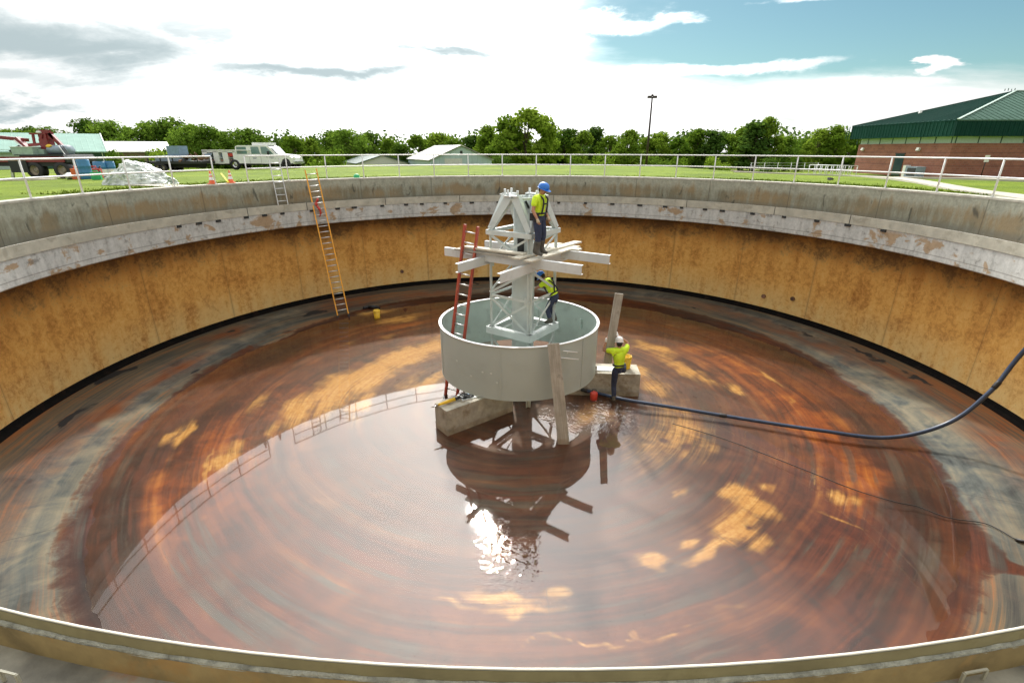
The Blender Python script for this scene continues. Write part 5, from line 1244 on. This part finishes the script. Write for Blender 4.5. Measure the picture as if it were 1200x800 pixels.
ORD = ['nearest', 'second', 'third', 'fourth', 'fifth', 'sixth', 'seventh', 'eighth', 'ninth', 'tenth']
for i, (px, ty, fwd, kind, wf) in enumerate(TREES):
    p = at(px, ty, fwd); g = ground_z(p.x, p.y); H = p.z-g
    pr = protos[kind][i % 3]
    if id(pr) in used: o = dup(pr)
    else: o = pr; used.add(id(pr))
    o.location = (p.x, p.y, g); o.scale = (H*wf, H*wf, H*1.04); o.rotation_euler = (0, 0, i*2.39)
    lx, nm, side = tree_label(px, kind); lst = sorted(order[(nm, side)], key=lambda q: abs(q[0]-lx)); k = lst.index((px, ty, fwd, kind, wf))
    tag(o, f"{words_[kind][i % 3]} tree, {ORD[k]} {side} {nm} in the treeline", 'tree', 'trees of the far treeline')
for k in kinds:
    for pr in protos[k]:
        if id(pr) not in used:
            for ch in list(pr.children): bpy.data.objects.remove(ch)
            bpy.data.objects.remove(pr)
def build_bushes():
    rnd = random.Random(21); ms = []
    for s in range(3):
        blobs = [((rnd.uniform(-.6, .6), rnd.uniform(-.6, .6), rnd.uniform(.2, .72)), (.34, .34, .26)) for i in range(12)]
        V, Fc = leaf_cloud(rnd, blobs, 110, .055); me = bpy.data.meshes.new('bush'); me.from_pydata(V, [], Fc); me.materials.append(MT[('leaf_a', 'leaf_b', 'leaf_c')[s]]); ms.append(me)
    for i, (px, ty, fwd, s, lab) in enumerate([(703, 177, 82, 1, 'yellow green bush before the trees, midway between the metal shed and the light pole'), (680, 180, 84, 1, 'low light green bush before the trees right of the metal shed'), (845, 181, 80, 1, 'spreading yellow green bush at the lawn edge right of the light pole'), (800, 182, 82, 1, 'low bright bush at the lawn edge just right of the light pole'), (770, 181, 86, 0, 'mid green bush at the foot of the light pole'), (590, 180, 88, 2, 'dark bush at the right end of the metal shed'), (376, 172, 80, 1, 'light green bush behind the white pickup bonnet'), (905, 183, 84, 2, 'dark bush behind the wire fence'), (930, 182, 86, 0, 'mid green bush behind the wire fence near the ramp railing'), (200, 172, 84, 1, 'bright bush in front of the right end of the white roofed hall'), (178, 172, 86, 2, 'dark upright bush in front of the white roofed hall'), (136, 173, 84, 0, 'small bush between the mint roofed building and the white roofed hall')]):
        p = at(px, ty, fwd); g = ground_z(p.x, p.y)-.3; H = p.z-g
        o = bpy.data.objects.new('bush', ms[s]); COL.objects.link(o); o.location = (p.x, p.y, g); o.scale = (H*.8, H*.8, H*1.05); o.rotation_euler = (0, 0, i); tag(o, lab, 'bush', 'bushes along the treeline')
    # the wood behind, one mass
    blobs = []
    for i in range(320):
        a = rnd.uniform(-50, 46); f = 128+rnd.uniform(-8, 14); x = f*math.tan(R(a)); 
        if abs(x) > 150: continue
        blobs.append(((x, f-D, ground_z(x, f-D)+rnd.uniform(.5, 7.0)), (rnd.uniform(3, 5), 2.6, rnd.uniform(1.8, 3))))
    V, Fc = leaf_cloud(rnd, blobs, 170, .42); me = bpy.data.meshes.new('distant_wood'); me.from_pydata(V, [], Fc); me.materials.append(MT['leaf_c'])
    o = bpy.data.objects.new('distant_wood', me); COL.objects.link(o); tag(o, 'dark continuous wood standing behind the treeline', 'wood', kind='stuff')
build_bushes()

# ================================================================== PEOPLE
def skin(V, E, Rd, sub=2):
    me = bpy.data.meshes.new('tmp'); me.from_pydata([Vector(v) for v in V], E, []); o = bpy.data.objects.new('tmp', me); COL.objects.link(o)
    md = o.modifiers.new('s', 'SKIN'); md.use_smooth_shade = True
    for d_, r_ in zip(me.skin_vertices[0].data, Rd):
        d_.radius = (r_, r_) if not isinstance(r_, tuple) else r_
    me.skin_vertices[0].data[0].use_root = True
    ss = o.modifiers.new('u', 'SUBSURF'); ss.levels = sub; ss.render_levels = sub
    dg = bpy.context.evaluated_depsgraph_get(); dg.update(); out = bpy.data.meshes.new_from_object(o.evaluated_get(dg))
    bpy.data.objects.remove(o); bpy.data.meshes.remove(me); return out
def chain(groups):
    """groups: list of [(pt, radius), ...]; points given by the same name tuple are shared"""
    V, E, Rd, idx = [], [], [], {}
    for g in groups:
        prev = None
        for (p, r_) in g:
            k = tuple(round(c, 4) for c in p)
            if k not in idx: idx[k] = len(V); V.append(p); Rd.append(r_)
            if prev is not None and prev != idx[k]: E.append((prev, idx[k]))
            prev = idx[k]
    return V, E, Rd
def lerp(a, b, t): return tuple(a[i]+(b[i]-a[i])*t for i in range(3))
def hand_mesh(mb, wrist, tip_dir, palm_n, curl, side):
    w_ = Vector(wrist); d = Vector(tip_dir).normalized(); n = Vector(palm_n); n = (n-d*n.dot(d)).normalized(); s = d.cross(n)*side
    pm = skin(*chain([[(tuple(w_-d*.03), .024), (tuple(w_+d*.03), (.030)), (tuple(w_+d*.075), .034)]]), 1); mb.mesh(pm)
    for k, (o_, L) in enumerate(((-.030, .066), (-.010, .076), (.010, .070), (.029, .056))):
        b = w_+d*.07+s*o_; p = [b]; dd = d.copy()
        for j in range(3):
            ca = curl*(j+.6)*.55; dd = (d*math.cos(ca)+n*math.sin(ca)); p.append(p[-1]+dd*L*(.45, .32, .26)[j])
        mb.mesh(skin(*chain([[(tuple(q), .0098-.0012*i) for i, q in enumerate(p)]]), 1))
    b = w_+d*.02-s*.024; q = b+(-s*.75+d*.6+n*.25)*.042; r_ = q+(d*.8-s*.1+n*.5)*.036
    mb.mesh(skin(*chain([[(tuple(b), .014), (tuple(q), .0115), (tuple(r_), .0095)]]), 1))
def person(label, loc, rotz, J, hat, hair_len, harness=True, boot_h=.5, glove=False, bib=False):
    """J: joints in local metres, person facing +Y"""
    t = thing('person', label, 'person', loc, rotz); g = J.get
    pel, chest, neck, head = J['pelvis'], J['chest'], J['neck'], J['head']; hd = (Vector(head)-Vector(neck)).normalized(); face = Vector(J['face']).normalized()
    limbs = []
    waist = lerp(pel, chest, .45)
    limbs.append([(pel, (.110, .082)), (waist, (.112, .084)), (chest, (.120, .085)), (lerp(chest, neck, .72), (.075, .06)), (neck, .056), (tuple(Vector(neck)+hd*.05), .055)])
    for s in ('l', 'r'):
        sh, el, wr = J['sh_'+s], J['el_'+s], J['wr_'+s]; hp_, kn, an, toe = J['hip_'+s], J['kn_'+s], J['an_'+s], J['toe_'+s]
        limbs.append([(chest, (.15, .105)), (sh, .068), (lerp(sh, el, .5), .054), (el, .043), (lerp(el, wr, .35), .042), (wr, .027)])
        limbs.append([(pel, (.110, .082)), (hp_, .055), (lerp(hp_, kn, .5), .050), (kn, .045), (lerp(kn, an, .35), .048), (an, .036), (toe, .032)])
    mb = MB(); mb.mesh(skin(*chain(limbs), 2))
    # head with nose, jaw, ears, joined into the body
    hc = Vector(head); up = hd; fx = (face-up*face.dot(up)).normalized(); rx = fx.cross(up)
    M_ = Matrix((rx, fx, up)).transposed()
    mb.ball(hc, .1, 20, 14, (.78, .95, 1.18), M_); mb.ball(hc+fx*.022-up*.065, .07, 14, 10, (.86, .95, .8), M_)
    mb.ball(hc+fx*.098-up*.012, .018, 8, 6, (.8, 1, 1.5), M_); mb.tube([hc-up*.12-fx*.01, hc-up*.05], [.052, .055], 12, False)
    for s in (-1, 1): mb.ball(hc+rx*.078*s-fx*.005-up*.01, .026, 8, 6, (.4, .8, 1.1), M_)
    for s, sd in (('l', -1), ('r', 1)):
        wr, el = Vector(J['wr_'+s]), Vector(J['el_'+s]); hand_mesh(mb, wr, J.get('hd_'+s, wr-el), J.get('pn_'+s, (0, 0, -1)), J.get('curl', .9), sd)
    body = mb.build('body', MT['skin'], t)
    for p in body.data.polygons: p.use_smooth = True
    # mouth and eyes
    MB().ball(hc+fx*.090-up*.062, .016, 8, 4, (1.3, .4, .28), M_).build('mouth', MT['maroon'], t)
    for s in (-1, 1): e = MB().ball(hc+fx*.083+up*.012+rx*.032*s, .011, 8, 6).build('eye', MT['eye'], t)
    # hair below the hat
    MB().ball(hc-fx*.022-up*.004, .1, 16, 10, (.83, .88, 1.0 if hair_len else .95), M_).build('hair', MT['hair'], t)
    # shirt
    sh_g = [[(lerp(pel, chest, -.02), (.164, .130)), (lerp(pel, chest, .2), (.156, .123)), (waist, (.152, .120)), (chest, (.172, .13)), (lerp(chest, neck, .75), (.11, .082))]]
    for s in ('l', 'r'): sh_g.append([(chest, (.172, .13)), (J['sh_'+s], .086), (lerp(J['sh_'+s], J['el_'+s], .45), .073), (lerp(J['sh_'+s], J['el_'+s], .72), .071)])
    m_ = MB(); m_.mesh(skin(*chain(sh_g), 2)); yk = lerp(chest, neck, .60)
    m_.mesh(skin(*chain([[(J['sh_l'], .088), (lerp(J['sh_l'], yk, .5), .110), (yk, .118), (lerp(yk, J['sh_r'], .5), .110), (J['sh_r'], .088)]]), 2))
    m_.mesh(skin(*chain([[(lerp(pel, chest, .05), (.168, .132)), (lerp(pel, chest, .4), (.160, .128)), (chest, (.178, .136)), (lerp(chest, neck, .5), (.150, .112)), (lerp(chest, neck, .9), (.085, .07))]]), 2))
    for s in ('l', 'r'):
        sh, el = J['sh_'+s], J['el_'+s]; root = lerp(lerp(chest, neck, .55), sh, .45)
        m_.mesh(skin(*chain([[(root, .092), (sh, .088), (lerp(sh, el, .4), .075), (lerp(sh, el, .72), .072)]]), 2))
    so_ = m_.build('shirt', MT['hiviz'], t)
    for p in so_.data.polygons: p.use_smooth = True
    m_ = MB(); m_.mesh(skin(*chain([[(lerp(pel, chest, .30), (.146, .114)), (pel, (.160, .125)), (lerp(pel, chest, -.22), (.135, .105))]]), 2))
    m_.mesh(skin(*chain([[(J['hip_l'], .112), (lerp(lerp(J['hip_l'], J['hip_r'], .5), pel, .25), .118), (J['hip_r'], .112)]]), 2))
    for s in ('l', 'r'):
        hp_, kn, an = J['hip_'+s], J['kn_'+s], J['an_'+s]
        m_.mesh(skin(*chain([[(lerp(pel, hp_, .45), .105), (hp_, .112), (lerp(hp_, kn, .5), .100), (kn, .084)]+([(lerp(kn, an, .46), .076)] if boot_h > .6 else [(lerp(kn, an, .5), .076), (lerp(kn, an, .88), .069)])]), 2))
    so_ = m_.build('trousers', MT['denim'], t)
    for p in so_.data.polygons: p.use_smooth = True
    for s in ('l', 'r'):
        kn, an, toe = J['kn_'+s], J['an_'+s], J['toe_'+s]; a_ = Vector(an); heel = a_+(a_-Vector(toe))*.35; heel.z = toe[2]
        bt = [[(lerp(an, kn, boot_h), .092 if boot_h > .6 else .08), (lerp(an, kn, boot_h*.4), .078), (an, .058), (lerp(an, toe, .55), .056), (toe, .046), (tuple(Vector(toe)+(Vector(toe)-Vector((an[0], an[1], toe[2])))*.22), .036)], [(an, .058), (tuple(heel), .040)]]
        m_ = MB(); m_.mesh(skin(*chain(bt), 2)); so_ = m_.build('boot', MT['boots'], t)
        for p in so_.data.polygons: p.use_smooth = True
    # hard hat
    hb = hc+up*.045; Mh = Matrix.Translation(hb) @ M_.to_4x4()
    m_ = MB().lathe([(.118, -.01), (.122, .02), (.112, .07), (.082, .115), (.04, .134), (0, .138)], 24)
    for v in m_.b.verts: v.co = Mh @ Vector((v.co.x*.92, v.co.y*1.12, v.co.z))
    h_ = m_.build('hard_hat', MT[hat], t)
    m_ = MB(); n = 24; vs_ = []
    for k in range(n):
        a = 2*PI*k/n; ex = .012+.055*max(0, math.sin(a))**2
        for (q, z) in ((.116, -.004), (.116+ex, -.016), (.116+ex, -.022), (.116, -.012)): vs_.append(Mh @ Vector((q*math.cos(a)*.92, q*math.sin(a)*1.12, z)))
    m_.verts(vs_, [(k*4+i, k*4+(i+1) % 4, ((k+1) % n)*4+(i+1) % 4, ((k+1) % n)*4+i) for k in range(n) for i in range(4)]); m_.build('brim', MT[hat], h_)
    for z in (-.055, .055):
        m_ = MB(); m_.bar((0+z*0, -.12, .055+0), (0, .12, .055), .022, .02)
        m_.b.free(); break
    # harness
    C = Vector(chest); N_ = Vector(neck); W_ = Vector(waist); P_ = Vector(pel); tx = (Vector(J['sh_r'])-Vector(J['sh_l'])).normalized(); tu = (N_-P_).normalized(); tf = tu.cross(tx)*-1
    tf = tx.cross(tu)*-1 if (tx.cross(tu)).dot(face) < 0 else tx.cross(tu)
    if harness:
        m_ = MB()
        for s in (-1, 1):
            pts_ = [P_+tu*.10+tx*.12*s+tf*.125, W_+tx*.10*s+tf*.135, C+tx*.09*s+tf*.150, lerp3(C, N_, .62)+tx*.10*s+tf*.128, lerp3(C, N_, .98)+tx*.10*s+tf*.0, lerp3(C, N_, .62)+tx*.09*s-tf*.128, C+tx*.03*s-tf*.150, W_-tx*.10*s-tf*.135, P_+tu*.10-tx*.12*s-tf*.125]
            m_.tube(spline(pts_, 5), .021, 6)
        m_.tube([C+tx*.09+tf*.158, C-tx*.09+tf*.158], .018, 6)
        m_.build('harness', MT['strap'], t)
    m_ = MB(); ring = []
    for k in range(21):
        a = 2*PI*k/20; ring.append(P_+tu*.09+tx*.168*math.cos(a)+tf*.132*math.sin(a))
    m_.tube(ring, .024, 6, False); bl = m_.build('belt', MT['strap'], t)
    if bib:
        for (dx, dy, sx) in ((.17, .02, .10), (-.17, .03, .10), (.06, -.14, .12)):
            MB().box(P_+tx*dx+tf*dy-tu*.02, (sx, .09, .2)).build('tool_pouch', MT['strap'], bl, bevel=.02)
    if glove:
        for s in ('l', 'r'):
            wr, el = Vector(J['wr_'+s]), Vector(J['el_'+s]); d = Vector(J.get('hd_'+s, wr-el)).normalized()
            m_ = MB(); m_.mesh(skin(*chain([[(tuple(wr-(wr-el).normalized()*.05), .036), (tuple(wr), .036), (tuple(wr+d*.055), .044), (tuple(wr+d*.085), .036)]]), 1)); m_.build('glove', MT['white' if glove == 2 else 'glove'], t)
    return t
def lerp3(a, b, k): return a+(b-a)*k

# worker standing on the platform, head bowed
p1 = Vector((.52, -.72, ZP+.097))
J1 = dict(pelvis=(0, 0, 1.00), chest=(0, .01, 1.33), neck=(0, .03, 1.53), head=(0, .085, 1.665), face=(0, .62, -.62),
          sh_l=(-.19, .0, 1.46), el_l=(-.25, -.03, 1.17), wr_l=(-.22, .12, .95), hd_l=(.1, .35, -.7), pn_l=(1, .2, 0), sh_r=(.19, .0, 1.46), el_r=(.25, -.02, 1.17), wr_r=(.24, .10, .94), hd_r=(0, .3, -.8), pn_r=(-1, .2, 0),
          hip_l=(-.10, 0, .93), kn_l=(-.12, .05, .52), an_l=(-.13, -.03, .10), toe_l=(-.15, .13, .045), hip_r=(.10, 0, .93), kn_r=(.12, .06, .52), an_r=(.13, 0, .10), toe_r=(.15, .16, .045), curl=1.0)
person('worker in yellow shirt, blue hard hat and muddy boots standing on the platform', p1, R(-122), J1, 'hat_blue', False, True, .74, 1, True).scale = (1.14, 1.14, 1.02)
# worker inside the lattice, bent to the column, back half turned
p2 = Vector((.97, .42, -3.69))
J2 = dict(pelvis=(0, -.12, .88), chest=(0, .06, 1.18), neck=(0, .22, 1.33), head=(0, .32, 1.42), face=(0, .6, -.75),
          sh_l=(-.19, .12, 1.30), el_l=(-.30, .34, 1.12), wr_l=(-.18, .52, 1.04), hd_l=(.2, .6, 0), pn_l=(0, 0, -1), sh_r=(.19, .12, 1.30), el_r=(.30, .30, 1.08), wr_r=(.16, .50, 1.02), hd_r=(-.2, .6, 0), pn_r=(0, 0, -1),
          hip_l=(-.10, -.12, .82), kn_l=(-.13, .06, .47), an_l=(-.12, -.06, .10), toe_l=(-.14, .10, .045), hip_r=(.10, -.12, .82), kn_r=(.14, .04, .47), an_r=(.12, -.10, .10), toe_r=(.14, .06, .045), curl=1.2)
person('worker in yellow shirt and blue hard hat bending inside the tower legs above the tub', p2, R(62), J2, 'hat_blue', False, True, .4, 0, False)
# worker raising a board beside the right block, seen from behind, one knee up on the block
p3 = onz(721, 466.5, -5.9); p3 = Vector((3.00, -.42, -6.0))
J3 = dict(pelvis=(.02, 0, 1.05), chest=(.0, .04, 1.38), neck=(-.01, .05, 1.60), head=(-.01, .09, 1.73), face=(-.1, 1, .25),
          sh_l=(-.20, .03, 1.54), el_l=(-.42, .16, 1.50), wr_l=(-.34, .24, 1.74), hd_l=(.15, .25, .9), pn_l=(1, .2, 0), sh_r=(.19, .04, 1.56), el_r=(.27, .22, 1.68), wr_r=(-.04, .27, 1.90), hd_r=(-.3, .1, .8), pn_r=(-1, .3, 0),
          hip_l=(-.08, 0, .98), kn_l=(-.08, .07, .54), an_l=(-.06, .0, .10), toe_l=(-.08, .17, .045), hip_r=(.12, .02, .98), kn_r=(.26, .40, .96), an_r=(.26, .42, .80), toe_r=(.28, .58, .765), curl=1.1)
J3['an_r'] = (.26, .30, .84); J3['toe_r'] = (.28, .46, .79)
person('worker in yellow shirt and white hard hat lifting a board beside the right block', p3, R(4), J3, 'hat_white', True, False, .35, 2, False).scale = (1.07, 1.07, 1.12)
bp = Vector((p3.x-.31, p3.y+.20, -4.75)); bq = Vector((p3.x-.10, p3.y+.30, -2.60))
plank(bp, bq, .24, .045, MT['plank'], 'grey board held upright by the worker in the white hard hat', up=(.0, -1, .15))
